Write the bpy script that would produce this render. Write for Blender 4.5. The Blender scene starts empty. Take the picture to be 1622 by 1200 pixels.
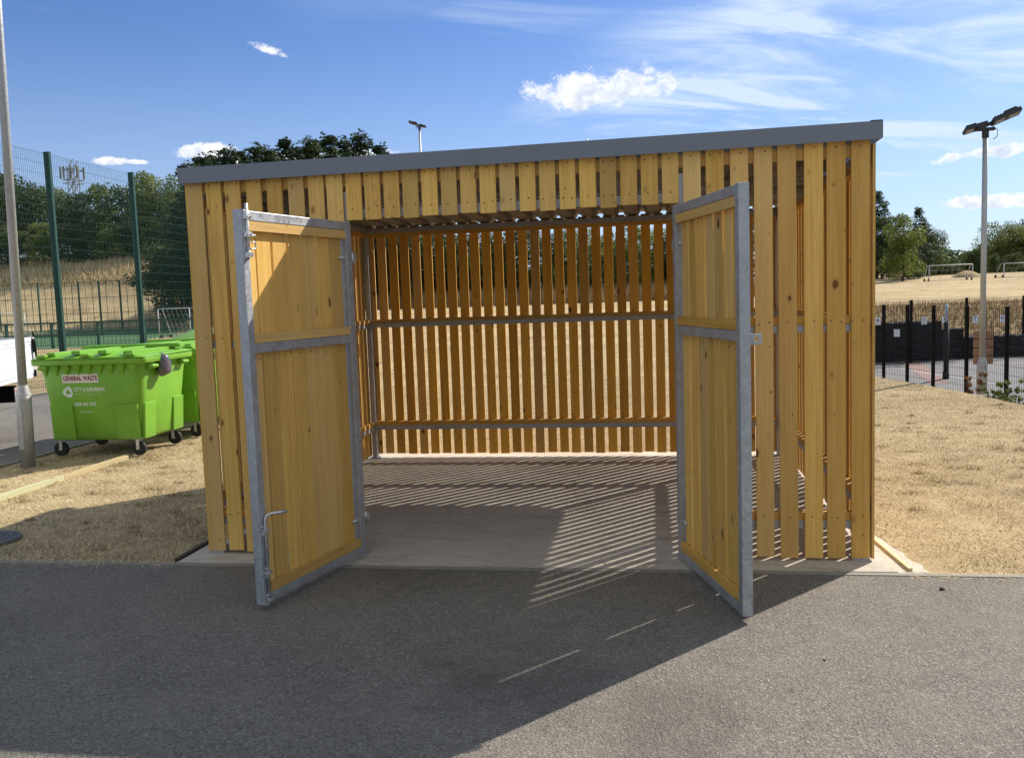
import bpy, math, random
import numpy as np
from mathutils import Vector, Matrix, noise as mnoise

# ------------------------------------------------------------------ camera
scene = bpy.context.scene
COL = scene.collection
R = math.radians
def cam_axes(p=.0922, r=-.0347, y=-.1598):
    cy, sy = math.cos(y), math.sin(y)
    f = Vector((sy*math.cos(p), cy*math.cos(p), -math.sin(p)))
    rt = Vector((cy, -sy, 0)); up = rt.cross(f)
    return rt*math.cos(r)+up*math.sin(r), up*math.cos(r)-rt*math.sin(r), f
CR, CU, CF = cam_axes()
CAM = Vector((2.7877, -5.1111, 1.55))
cd = bpy.data.cameras.new('camera'); cam = bpy.data.objects.new('camera', cd); COL.objects.link(cam)
cd.sensor_width = 36; cd.lens = 1406.4/1622*36; cd.clip_end = 5000; cd.clip_start = .05
cam.matrix_world = Matrix(((CR.x, CU.x, -CF.x, CAM.x), (CR.y, CU.y, -CF.y, CAM.y), (CR.z, CU.z, -CF.z, CAM.z), (0, 0, 0, 1)))
scene.camera = cam
def ray(u, v):      # used to aim clouds and to survey positions from the photograph
    return (CR*((u-811)/1406.4) - CU*((v-600)/1406.4) + CF)

# ------------------------------------------------------------------ light
SUN_EL, SUN_AZ = 37.7, 40.6          # azimuth from +Y towards +X
sd = bpy.data.lights.new('sun', 'SUN'); sun = bpy.data.objects.new('sun', sd); COL.objects.link(sun)
sd.energy = 5.0; sd.angle = R(.53); sd.color = (1, .93, .82)
sdir = Vector((math.sin(R(SUN_AZ))*math.cos(R(SUN_EL)), math.cos(R(SUN_AZ))*math.cos(R(SUN_EL)), math.sin(R(SUN_EL))))
sun.rotation_euler = sdir.to_track_quat('Z', 'Y').to_euler()
scene.view_settings.view_transform = 'Standard'; scene.view_settings.look = 'None'
scene.view_settings.exposure = .45; scene.view_settings.gamma = 1

world = bpy.data.worlds.new('World'); scene.world = world; world.use_nodes = True
NT = world.node_tree; NT.nodes.clear()
def wn(t, **k):
    n = NT.nodes.new(t)
    for a, b in k.items(): setattr(n, a, b)
    return n
def wm(op, a, b=None, c=None, clamp=False):
    n = wn('ShaderNodeMath', operation=op, use_clamp=clamp)
    for i, x in enumerate((a, b, c)):
        if x is None: continue
        if isinstance(x, (int, float)): n.inputs[i].default_value = x
        else: NT.links.new(x, n.inputs[i])
    return n.outputs[0]
def wdot(vec, d):
    n = wn('ShaderNodeVectorMath', operation='DOT_PRODUCT'); NT.links.new(vec, n.inputs[0]); n.inputs[1].default_value = d
    return n.outputs['Value']
def smooth(x, a, b):
    n = wn('ShaderNodeMapRange', interpolation_type='SMOOTHSTEP')
    NT.links.new(x, n.inputs[0]); n.inputs[1].default_value = a; n.inputs[2].default_value = b
    return n.outputs[0]
def wnoise(vec, sc, det=8, rough=.6, dist=0., scl=None, off=(0, 0, 0)):
    mp = wn('ShaderNodeMapping'); NT.links.new(vec, mp.inputs[0])
    if scl: mp.inputs['Scale'].default_value = scl
    mp.inputs['Location'].default_value = off
    n = wn('ShaderNodeTexNoise'); NT.links.new(mp.outputs[0], n.inputs[0])
    n.inputs['Scale'].default_value = sc; n.inputs['Detail'].default_value = det
    n.inputs['Roughness'].default_value = rough; n.inputs['Distortion'].default_value = dist
    return n.outputs[0]
tc = wn('ShaderNodeTexCoord'); G = tc.outputs['Generated']
nrm = wn('ShaderNodeVectorMath', operation='NORMALIZE'); NT.links.new(G, nrm.inputs[0]); G = nrm.outputs[0]
sky = wn('ShaderNodeTexSky', sky_type='NISHITA', sun_disc=False, sun_elevation=R(SUN_EL), sun_rotation=R(SUN_AZ),
         altitude=50, air_density=1.0, dust_density=.6, ozone_density=2.2)
# cirrus mapped on a high flat layer (direction divided by height)
sep = wn('ShaderNodeSeparateXYZ'); NT.links.new(G, sep.inputs[0])
zz = wm('MAXIMUM', sep.outputs[2], .03)
zz2 = wm('ADD', zz, .12)
cx_, cy_ = wm('DIVIDE', sep.outputs[0], zz2), wm('DIVIDE', sep.outputs[1], zz2)
comb = wn('ShaderNodeCombineXYZ'); NT.links.new(cx_, comb.inputs[0]); NT.links.new(cy_, comb.inputs[1])
rot = wn('ShaderNodeMapping'); NT.links.new(comb.outputs[0], rot.inputs[0]); rot.inputs['Rotation'].default_value = (0, 0, R(-28))
wis = wnoise(rot.outputs[0], 1.5, 8, .64, .9, (.55, 1.5, 1), (3.1, .4, 0))
big = wnoise(comb.outputs[0], .8, 3, .5, 0, None, (1.3, 5.2, 0))
def spot(u, v, ru, rv, tilt=0.):
    """soft elliptical weight round a direction of the sky; returns weight and squared distance"""
    d = ray(u, v).normalized(); rt = Vector((d.y, -d.x, 0)).normalized(); up = rt.cross(d)
    a = R(tilt); rt, up = rt*math.cos(a)+up*math.sin(a), up*math.cos(a)-rt*math.sin(a)
    k = 1406.4
    x = wm('MULTIPLY', wdot(G, rt), k/ru); y = wm('MULTIPLY', wdot(G, up), k/rv)
    x0, y0 = wm('MULTIPLY', x, x), wm('MULTIPLY', y, y)
    front = wm('GREATER_THAN', wdot(G, d), .3)
    return wm('ADD', wm('ADD', x0, y0), wm('MULTIPLY', wm('SUBTRACT', 1., front), 100.)), x, y
r2, _, _ = spot(1430, 90, 620, 210, 10); right_w = smooth(r2, 1.25, .0)
r3, _, _ = spot(200, 120, 230, 70, -10); left_w = smooth(r3, 1.2, .2)
r4, _, _ = spot(830, 20, 180, 45, 5); top_w = smooth(r4, 1.2, .1)
base_w = wm('MULTIPLY', smooth(big, .48, .7), .22)
wt = wm('MAXIMUM', wm('MAXIMUM', wm('MULTIPLY', right_w, .95), wm('MULTIPLY', left_w, .42)), wm('MAXIMUM', wm('MULTIPLY', top_w, .45), base_w))
soft = smooth(wis, .30, .72)
streak = smooth(wis, .46, .70)
cir = wm('MULTIPLY', wm('MINIMUM', wm('ADD', wm('MULTIPLY', right_w, wm('MULTIPLY', soft, .75)), wm('MULTIPLY', wt, wm('MULTIPLY', streak, .8))), 1.), .82)
# pale layer low over the horizon
low = wm('MULTIPLY', smooth(sep.outputs[2], .30, .0), .42)
cir = wm('MAXIMUM', cir, low)
cl_n = wnoise(G, 26, 9, .74, .15, (1, 1, 1.4), (1.7, 1.19, 2.21))
cl_p = wn('ShaderNodeTexVoronoi', feature='SMOOTH_F1'); NT.links.new(G, cl_p.inputs[0]); cl_p.inputs['Scale'].default_value = 52; cl_p.inputs['Smoothness'].default_value = .5
cl_2 = wnoise(G, 50, 6, .66, .2, None, (1.71, 1.19, 2.2))
cl_nn = wm('ADD', wm('ADD', wm('MULTIPLY', cl_n, 1.7), -.43), wm('MULTIPLY', wm('SUBTRACT', .55, cl_p.outputs['Distance']), .28))
def cumulus(u, v, ru, rv, sc, seed, tilt=0., thr=.46):
    r, x, y = spot(u, v, ru, rv, tilt)
    under = wm('MULTIPLY', wm('MAXIMUM', wm('SUBTRACT', -.25, y), 0.), .25)       # flatter base
    f = wm('SUBTRACT', wm('SUBTRACT', wm('ADD', cl_nn, .30), wm('MULTIPLY', r, .27)), under)
    m = smooth(f, thr-.05, thr+.24)
    core = smooth(f, thr+.05, thr+.32)
    lit = wm('ADD', wm('MULTIPLY', y, .34), wm('ADD', wm('MULTIPLY', wm('SUBTRACT', cl_2, .5), 3.6), wm('MULTIPLY', core, -.35)))
    return m, smooth(lit, -.95, .25)
clouds = [cumulus(950, 146, 104, 29, 22, 1.7, 2, .43), cumulus(322, 243, 46, 13, 34, 4.1, 0, .43), cumulus(432, 81, 46, 9, 46, 2.6, -14, .60),
          cumulus(180, 256, 20, 6, 60, 6.4, 0, .43), cumulus(215, 257, 14, 4, 60, 8.4, 0, .43), cumulus(1592, 238, 72, 12, 30, 3.3, 5, .42), cumulus(1630, 320, 100, 11, 24, 5.2, -4, .38),
          cumulus(520, 246, 110, 8, 40, 7.2, 3, .44)]
bg = wn('ShaderNodeBackground'); bg.inputs[1].default_value = .067
cur = sky.outputs[0]
tint = wn('ShaderNodeMix', data_type='RGBA', blend_type='MULTIPLY'); tint.inputs[0].default_value = 1
NT.links.new(cur, tint.inputs[6]); tint.inputs[7].default_value = (.76, .98, 1.42, 1); cur = tint.outputs[2]
def mixin(fac, col_socket_or_val, cur):
    m = wn('ShaderNodeMix', data_type='RGBA'); NT.links.new(fac, m.inputs[0]); NT.links.new(cur, m.inputs[6])
    if isinstance(col_socket_or_val, tuple): m.inputs[7].default_value = col_socket_or_val
    else: NT.links.new(col_socket_or_val, m.inputs[7])
    return m.outputs[2]
cur = mixin(cir, (8.6, 10.0, 11.6, 1), cur)
for m, s in clouds:
    c = wn('ShaderNodeMix', data_type='RGBA'); NT.links.new(s, c.inputs[0]); c.inputs[6].default_value = (7.6, 8.5, 10.2, 1); c.inputs[7].default_value = (11.8, 11.9, 12.0, 1)
    cur = mixin(wm('MULTIPLY', m, .95), c.outputs[2], cur)
# added fill light: unseen white cloud mask overhead and behind the camera
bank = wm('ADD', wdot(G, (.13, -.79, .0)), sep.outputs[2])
filln = wnoise(G, 2.6, 7, .6, .3, None, (9.1, 2.2, 4.))
bank = smooth(wm('ADD', bank, wm('MULTIPLY', wm('SUBTRACT', filln, .5), .5)), .50, .80)
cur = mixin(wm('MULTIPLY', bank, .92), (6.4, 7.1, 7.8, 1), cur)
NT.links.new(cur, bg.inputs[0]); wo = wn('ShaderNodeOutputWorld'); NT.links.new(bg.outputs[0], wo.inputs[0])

# ------------------------------------------------------------------ materials
class Mat:
    def __init__(s, name, rough=.7, metal=0., spec=.4):
        s.m = bpy.data.materials.new(name); s.m.use_nodes = True; s.t = s.m.node_tree
        s.p = s.t.nodes['Principled BSDF']; s.p.inputs['Roughness'].default_value = rough
        s.p.inputs['Metallic'].default_value = metal; s.p.inputs['Specular IOR Level'].default_value = spec
        s.obj = None
    def n(s, t, **k):
        n = s.t.nodes.new(t)
        for a, b in k.items(): setattr(n, a, b)
        return n
    def L(s, a, b): s.t.links.new(a, b)
    def coord(s, which='Object'):
        c = s.n('ShaderNodeTexCoord'); return c.outputs[which]
    def pos(s):
        return s.n('ShaderNodeNewGeometry').outputs['Position']
    def noise(s, vec, sc, det=6, rough=.55, scl=None, dist=0.):
        if scl:
            mp = s.n('ShaderNodeMapping'); s.L(vec, mp.inputs[0]); mp.inputs['Scale'].default_value = scl; vec = mp.outputs[0]
        n = s.n('ShaderNodeTexNoise'); s.L(vec, n.inputs[0]); n.inputs['Scale'].default_value = sc
        n.inputs['Detail'].default_value = det; n.inputs['Roughness'].default_value = rough; n.inputs['Distortion'].default_value = dist
        return n.outputs[0]
    def ramp(s, f, stops):
        r = s.n('ShaderNodeValToRGB'); s.L(f, r.inputs[0]); e = r.color_ramp.elements
        while len(e) < len(stops): e.new(.5)
        for i, (p, c) in enumerate(stops):
            e[i].position = p; e[i].color = (*c, 1) if len(c) == 3 else c
        return r.outputs[0]
    def math(s, op, a, b=None, clamp=False):
        n = s.n('ShaderNodeMath', operation=op, use_clamp=clamp)
        for i, x in enumerate((a, b)):
            if x is None: continue
            if isinstance(x, (int, float)): n.inputs[i].default_value = x
            else: s.L(x, n.inputs[i])
        return n.outputs[0]
    def mr(s, x, a, b, c=0., d=1.):
        n = s.n('ShaderNodeMapRange', interpolation_type='SMOOTHSTEP'); s.L(x, n.inputs[0])
        for i, v in enumerate((a, b, c, d)): n.inputs[i+1].default_value = v
        return n.outputs[0]
    def mix(s, f, a, b, mode='MIX'):
        n = s.n('ShaderNodeMix', data_type='RGBA', blend_type=mode)
        for i, x in ((0, f), (6, a), (7, b)):
            if isinstance(x, (int, float)): n.inputs[i].default_value = x
            elif isinstance(x, tuple): n.inputs[i].default_value = (*x, 1)
            else: s.L(x, n.inputs[i])
        return n.outputs[2]
    def color(s, c):
        if isinstance(c, tuple): s.p.inputs['Base Color'].default_value = (*c, 1)
        else: s.L(c, s.p.inputs['Base Color'])
    def bump(s, h, st=.3, dist=.01):
        b = s.n('ShaderNodeBump'); b.inputs['Strength'].default_value = st; b.inputs['Distance'].default_value = dist
        s.L(h, b.inputs['Height']); s.L(b.outputs[0], s.p.inputs['Normal'])

def plain(name, col, rough=.6, metal=0., var=.12, sc=14., spec=.4, bump=0.):
    M = Mat(name, rough, metal, spec); c = M.coord()
    n = M.noise(c, sc, 6, .6)
    lo = tuple(max(0, x*(1-var)) for x in col); hi = tuple(min(1, x*(1+var)) for x in col)
    M.color(M.ramp(n, [(.3, lo), (.7, hi)]))
    M.L(M.mr(n, .3, .7, max(.05, rough-.08), min(1, rough+.08)), M.p.inputs['Roughness'])
    if bump: M.bump(n, bump, .004)
    return M.m

def wood(name, a, b, knot=(.075, .030, .012), grey=.0):
    M = Mat(name, .72, 0, .25); uv = M.n('ShaderNodeUVMap').outputs[0]
    at = M.n('ShaderNodeAttribute', attribute_name='tint'); t = at.outputs['Fac']
    # slow wander so that the grain bends
    wander = M.noise(uv, 1.2, 3, .5, (2, 1, 1))
    g1 = M.noise(uv, 1, 5, .6, (95, 2.2, 1), .6)
    g2 = M.noise(uv, 1, 3, .5, (22, .7, 1), 1.4)
    g = M.math('ADD', M.math('MULTIPLY', g1, .5), M.math('MULTIPLY', g2, .6))
    col = M.ramp(g, [(.38, b), (.52, tuple((x+y)/2 for x, y in zip(a, b))), (.66, a)])
    col = M.mix(M.math('MULTIPLY', M.mr(t, .35, 1.), .75), col, M.mix(.5, col, (.64, .49, .29)))     # paler boards
    t2 = M.math('FRACT', M.math('MULTIPLY', t, 7.31))
    col = M.mix(1., col, M.ramp(t2, [(0, (.76, .73, .66)), (.5, (.95, .93, .88)), (1, (1.10, 1.08, 1.0))]), 'MULTIPLY')
    t3 = M.math('FRACT', M.math('MULTIPLY', t, 13.7))
    col = M.mix(M.math('MULTIPLY', M.mr(t3, .55, 1.), .35), col, M.mix(.6, col, (.50, .24, .06)))      # redder heartwood boards
    # knots: long voronoi cells, a few of which carry a knot
    mp = M.n('ShaderNodeMapping'); M.L(uv, mp.inputs[0]); mp.inputs['Scale'].default_value = (11, 6.5, 1)
    vo = M.n('ShaderNodeTexVoronoi'); M.L(mp.outputs[0], vo.inputs[0]); vo.inputs['Scale'].default_value = 1; vo.inputs['Randomness'].default_value = 1
    sp = M.n('ShaderNodeSeparateColor'); M.L(vo.outputs['Color'], sp.inputs[0])
    rad = M.math('MULTIPLY', M.math('MULTIPLY', M.math('SUBTRACT', sp.outputs[0], .36), M.math('ADD', .25, sp.outputs[2])), .23)
    d = M.math('SUBTRACT', M.math('ADD', vo.outputs['Distance'], M.math('MULTIPLY', M.math('SUBTRACT', M.noise(uv, 60, 3, .6), .5), .07)), rad)
    k = M.mr(d, .04, -.03)
    halo = M.math('MULTIPLY', M.mr(d, .16, .0), M.mr(sp.outputs[0], .42, .50))
    col = M.mix(M.math('MULTIPLY', halo, .45), col, (.34, .17, .055))
    kc = M.ramp(sp.outputs[1], [(.35, (.07, .028, .010)), (.8, (.26, .11, .03))])
    col = M.mix(M.math('MULTIPLY', k, .97), col, kc)
    # a scatter of small pin knots
    mp2 = M.n('ShaderNodeMapping'); M.L(uv, mp2.inputs[0]); mp2.inputs['Scale'].default_value = (19, 9, 1)
    v2 = M.n('ShaderNodeTexVoronoi'); M.L(mp2.outputs[0], v2.inputs[0]); v2.inputs['Scale'].default_value = 1
    s2 = M.n('ShaderNodeSeparateColor'); M.L(v2.outputs['Color'], s2.inputs[0])
    k2 = M.mr(M.math('SUBTRACT', v2.outputs['Distance'], M.math('MULTIPLY', M.math('SUBTRACT', s2.outputs[0], .55), .20)), .04, -.03)
    col = M.mix(M.math('MULTIPLY', k2, .85), col, (.16, .065, .02))
    # a little weather dirt
    dirt = M.noise(uv, 1, 6, .7, (9, 1.3, 1))
    col = M.mix(M.mr(dirt, .54, .76, 0, .38), col, (.34, .23, .11))
    fleck = M.noise(uv, 1, 2, .5, (260, 9, 1)); col = M.mix(M.mr(fleck, .62, .74, 0, .45), col, (.30, .15, .05))
    M.color(col)
    M.bump(M.math('ADD', g1, M.math('MULTIPLY', k, -.6)), .22, .0015)
    return M.m

WOOD = wood('larch_boards', (.87, .56, .165), (.69, .39, .085))
WOOD_IN = wood('larch_battens', (.76, .47, .11), (.56, .29, .055))
WOOD_BACK_GLOW = wood('larch_boards_warm_glow', (.90, .50, .085), (.72, .35, .045))  # back wall larch with the warm bounce light put into its colour
NAIL = plain('nail_steel', (.06, .05, .045), .5, .6)

def galv(name, base=(.43, .445, .47), metal=.6, rough=.5):
    M = Mat(name, rough, metal, .5); c = M.coord()
    n1 = M.noise(c, 26, 5, .65); n2 = M.noise(c, 5, 4, .6, (1, 1, .3))
    vo = M.n('ShaderNodeTexVoronoi'); M.L(c, vo.inputs[0]); vo.inputs['Scale'].default_value = 70
    sp = M.n('ShaderNodeSeparateColor'); M.L(vo.outputs['Color'], sp.inputs[0])
    f = M.math('ADD', M.math('MULTIPLY', n1, .45), M.math('ADD', M.math('MULTIPLY', sp.outputs[0], .15), M.math('MULTIPLY', n2, .4)))
    M.color(M.ramp(f, [(.32, tuple(x*.72 for x in base)), (.5, base), (.68, tuple(min(1, x*1.25) for x in base))]))
    M.L(M.mr(f, .3, .7, rough-.1, rough+.14), M.p.inputs['Roughness'])
    M.bump(n1, .06, .002)
    return M.m
GALV = galv('galvanised_steel')
GALV_DULL = galv('weathered_galvanised', (.42, .43, .44), .35, .6)
POLE = galv('pole_galvanised', (.40, .405, .41), .4, .5)
ZINC = galv('zinc_hardware', (.62, .62, .62), .75, .36)
FASCIA = plain('fascia_grey', (.20, .225, .27), .42, .25, .06, 3)
ROOFM = plain('roof_sheet', (.22, .20, .175), .6, .1, .15, 5)
BLACKP = plain('black_powder_coat', (.007, .007, .008), .75, 0, .1, 8, .15)
GREENP = plain('green_powder_coat', (.008, .052, .038), .42, 0, .12, 8)
BLACKR = plain('black_rubber', (.018, .018, .019), .7, 0, .2, 30)
WHITEP = plain('white_paint', (.72, .74, .76), .4, 0, .06, 4)
GREYP = plain('grey_paint', (.30, .31, .32), .5, .1, .15, 8)
DARKP = plain('dark_lamp_casing', (.035, .037, .04), .45, .2, .15, 8)
LENS = plain('lamp_lens', (.34, .33, .30), .25, 0, .1, 20)
SIGNW = plain('sign_white', (.72, .74, .80), .5, 0, .05, 5)
INK = plain('sign_ink', (.03, .03, .05), .6)
RED = plain('reflector_red', (.45, .03, .03), .3)
LABELW = plain('label_white', (.74, .66, .62), .5, 0, .04, 5)
LABELR = plain('label_red_ink', (.16, .012, .012), .6)
PRINT = plain('white_print', (.70, .78, .70), .6, 0, .2, 60)
PRINTFAINT = plain('worn_white_print', (.45, .58, .36), .6, 0, .2, 60)
def bin_mat():
    M = Mat('lime_plastic', .42, 0, .45); c = M.coord()
    n = M.noise(c, 3, 6, .6); n2 = M.noise(c, 30, 5, .7)
    col = M.ramp(n, [(.3, (.14, .34, .020)), (.7, (.19, .43, .030))])
    col = M.mix(M.mr(n2, .60, .78, 0, .4), col, (.13, .24, .04))
    sc_ = M.noise(c, 5, 7, .75, (1, 1, 4), 1.); col = M.mix(M.mr(sc_, .60, .72, 0, .4), col, (.16, .22, .09))
    zs = M.n('ShaderNodeSeparateXYZ'); M.L(c, zs.inputs[0]); gr = M.noise(c, 9, 6, .7)
    col = M.mix(M.math('MULTIPLY', M.mr(M.math('ADD', zs.outputs[2], M.math('MULTIPLY', gr, .35)), .55, .25), .35), col, (.13, .12, .07))   # splash mud low on the body
    M.color(col); M.bump(n2, .05, .002)
    M.p.inputs['Roughness'].default_value = .45
    return M.m
LIME = bin_mat()
BAG = plain('grey_plastic_bag', (.10, .09, .11), .28, 0, .3, 20, .6)
PALEWOOD = wood('treated_pale_timber', (.52, .52, .34), (.42, .42, .27))
BROWNB = plain('rusty_brown_board', (.30, .17, .10), .8, 0, .2, 10)

def asphalt(name, dark, light, sc=1., warm=(.30, .27, .22)):
    M = Mat(name, .88, 0, .25); P = M.pos()
    n0 = M.noise(P, .55*sc, 5, .6); n1 = M.noise(P, 4*sc, 6, .7); n2 = M.noise(P, 90, 4, .7)
    vo = M.n('ShaderNodeTexVoronoi'); M.L(P, vo.inputs[0]); vo.inputs['Scale'].default_value = 130
    sp = M.n('ShaderNodeSeparateColor'); M.L(vo.outputs['Color'], sp.inputs[0])
    f = M.math('ADD', M.math('MULTIPLY', n0, .35), M.math('ADD', M.math('MULTIPLY', n1, .25), M.math('MULTIPLY', n2, .4)))
    col = M.ramp(f, [(.36, dark), (.62, light)])
    col = M.mix(M.mr(sp.outputs[0], .74, .98, 0, .6), col, M.mix(sp.outputs[1], warm, (.38, .36, .32)))
    col = M.mix(M.mr(sp.outputs[0], .30, .02, 0, .55), col, tuple(x*.45 for x in dark))
    # dusty patches and the odd pale splash
    n3 = M.noise(P, 1.3, 6, .72); col = M.mix(M.mr(n3, .50, .70, 0, .38), col, (.25, .22, .17))
    n4 = M.noise(P, .42, 7, .7, None, .6); col = M.mix(M.mr(n4, .50, .36, 0, .45), col, tuple(x*.55 for x in dark))
    n5 = M.noise(P, 2.2, 7, .75, (1, .25, 1), .5); col = M.mix(M.mr(n5, .60, .72, 0, .30), col, (.26, .235, .19))
    v2 = M.n('ShaderNodeTexVoronoi'); M.L(P, v2.inputs[0]); v2.inputs['Scale'].default_value = 1.7
    s2 = M.n('ShaderNodeSeparateColor'); M.L(v2.outputs['Color'], s2.inputs[0])
    dd = M.math('ADD', v2.outputs['Distance'], M.math('MULTIPLY', M.math('SUBTRACT', n1, .5), .06))
    sp2 = M.mr(M.math('SUBTRACT', dd, M.math('MULTIPLY', M.math('SUBTRACT', s2.outputs[0], .45), .07)), .008, -.004)
    col = M.mix(M.math('MULTIPLY', sp2, .65), col, (.50, .50, .47))
    M.color(col)
    M.bump(M.math('ADD', M.math('MULTIPLY', vo.outputs['Distance'], .7), M.math('MULTIPLY', n2, .6)), .8, .006)
    return M.m
ASPH = asphalt('asphalt', (.125, .112, .095), (.225, .20, .168))
ASPH2 = asphalt('road_asphalt', (.14, .128, .115), (.225, .205, .18))
def court_mat():
    M = Mat('court_tarmac', .9, 0, .2); P = M.pos(); n = M.noise(P, 2, 7, .7)
    col = M.ramp(n, [(.3, (.17, .165, .165)), (.7, (.235, .225, .22))])
    sp = M.n('ShaderNodeSeparateXYZ'); M.L(P, sp.inputs[0])
    M.color(col); M.bump(n, .2, .004); return M.m
COURT = court_mat()
COURTRED = plain('court_red_tarmac', (.27, .17, .15), .9, 0, .15, 3)
LINE = plain('line_paint', (.58, .58, .56), .7, 0, .12, 10)
def concrete():
    M = Mat('slab_concrete', .85, 0, .25); P = M.pos()
    n0 = M.noise(P, 1.2, 5, .6); n1 = M.noise(P, 14, 6, .7); br = M.noise(P, 6, 5, .7, (14, .8, 1), .4)
    f = M.math('ADD', M.math('MULTIPLY', n0, .45), M.math('ADD', M.math('MULTIPLY', n1, .25), M.math('MULTIPLY', br, .3)))
    col = M.ramp(f, [(.36, (.41, .355, .285)), (.5, (.53, .475, .39)), (.66, (.63, .575, .485))])
    st = M.noise(P, 2.4, 6, .7, (1, 2.5, 1), .8)
    col = M.mix(M.mr(st, .50, .70, 0, .6), col, (.30, .25, .185))
    st2 = M.noise(P, 7, 7, .8); col = M.mix(M.mr(st2, .60, .72, 0, .5), col, (.20, .15, .10))
    scr = M.noise(P, 3, 3, .5, (3, 22, 1), 1.2); col = M.mix(M.mr(scr, .62, .70, 0, .3), col, (.66, .60, .50))
    M.color(col); M.bump(M.math('ADD', br, n1), .35, .003); return M.m
CONC = concrete()
EDGE = plain('edging_concrete', (.27, .25, .21), .85, 0, .18, 12, .3, .3)
def soil():
    M = Mat('dry_ground', .95, 0, .1); P = M.pos()
    n0 = M.noise(P, .35, 6, .65); n1 = M.noise(P, 3, 7, .7); n2 = M.noise(P, 40, 5, .75, (1, 1.6, 1), .7)
    f = M.math('ADD', M.math('MULTIPLY', n0, .30), M.math('ADD', M.math('MULTIPLY', n1, .30), M.math('MULTIPLY', n2, .40)))
    col = M.ramp(f, [(.38, (.17, .12, .065)), (.46, (.37, .28, .16)), (.54, (.54, .42, .235)), (.64, (.66, .535, .325))])
    g = M.noise(P, .9, 5, .7); col = M.mix(M.mr(g, .60, .74, 0, .28), col, (.22, .22, .08))
    far = M.noise(P, .12, 7, .65, (.35, 1.6, 1)); col = M.mix(M.mr(far, .46, .60, 0, .5), col, (.36, .255, .13))
    M.color(col); M.bump(M.math('ADD', n2, M.math('MULTIPLY', n1, .8)), .8, .03); return M.m
SOIL = soil()
def blade_mat(name, cols):
    M = Mat(name, .9, 0, .15); at = M.n('ShaderNodeAttribute', attribute_name='tint')
    P = M.pos(); n = M.noise(P, 1.4, 5, .6)
    f = M.math('ADD', M.math('MULTIPLY', at.outputs['Fac'], .8), M.math('MULTIPLY', n, .2))
    c = M.ramp(f, [(i/(len(cols)-1), k) for i, k in enumerate(cols)])
    M.color(c); return M.m
STRAW = blade_mat('dry_straw', [(.18, .13, .07), (.40, .30, .17), (.62, .49, .28), (.78, .655, .42), (.68, .55, .325), (.30, .26, .14)])
TUFT = blade_mat('tuft_grass', [(.15, .13, .06), (.24, .20, .10), (.34, .26, .13), (.17, .18, .07)])
TALLSTRAW = blade_mat('tall_dry_grass', [(.20, .14, .07), (.34, .25, .13), (.44, .34, .19), (.36, .22, .13), (.22, .20, .09)])
def turf():
    M = Mat('green_turf', .9, 0, .1); P = M.pos(); n = M.noise(P, .8, 6, .6)
    M.color(M.ramp(n, [(.3, (.06, .12, .055)), (.7, (.085, .165, .075))])); return M.m
TURF = turf()
def leaf(name, cols):
    M = Mat(name, .62, 0, .3); at = M.n('ShaderNodeAttribute', attribute_name='tint')
    oi = M.n('ShaderNodeObjectInfo')
    f = M.math('ADD', M.math('MULTIPLY', at.outputs['Fac'], .8), M.math('MULTIPLY', oi.outputs['Random'], .2))
    c = M.ramp(f, [(i/(len(cols)-1), k) for i, k in enumerate(cols)])
    M.color(c)
    tr = M.n('ShaderNodeBsdfTranslucent'); M.L(c, tr.inputs[0]); mx = M.n('ShaderNodeMixShader'); mx.inputs[0].default_value = .42
    out = M.t.nodes['Material Output']; M.L(M.p.outputs[0], mx.inputs[1]); M.L(tr.outputs[0], mx.inputs[2]); M.L(mx.outputs[0], out.inputs[0])
    return M.m
LEAF = leaf('broad_leaves', [(.05, .075, .020), (.10, .135, .032), (.17, .195, .05), (.26, .27, .09)])
LEAFD = leaf('dark_leaves', [(.022, .040, .014), (.045, .068, .020), (.075, .105, .028), (.12, .15, .04)])
PINE = leaf('pine_needles', [(.016, .032, .016), (.028, .050, .022), (.05, .078, .028), (.085, .115, .04)])
LEAFY = leaf('yellow_green_leaves', [(.075, .10, .022), (.13, .17, .03), (.19, .225, .045), (.26, .28, .08)])
BARK = plain('bark', (.09, .065, .045), .9, 0, .3, 12, .2, .4)
def rubble():
    M = Mat('dark_rubble', .9, 0, .2); P = M.pos(); n = M.noise(P, 10, 6, .7)
    M.color(M.ramp(n, [(.3, (.014, .014, .016)), (.6, (.035, .034, .036)), (.8, (.09, .088, .085))])); M.bump(n, .6, .02); return M.m
RUBBLE = rubble()

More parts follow.
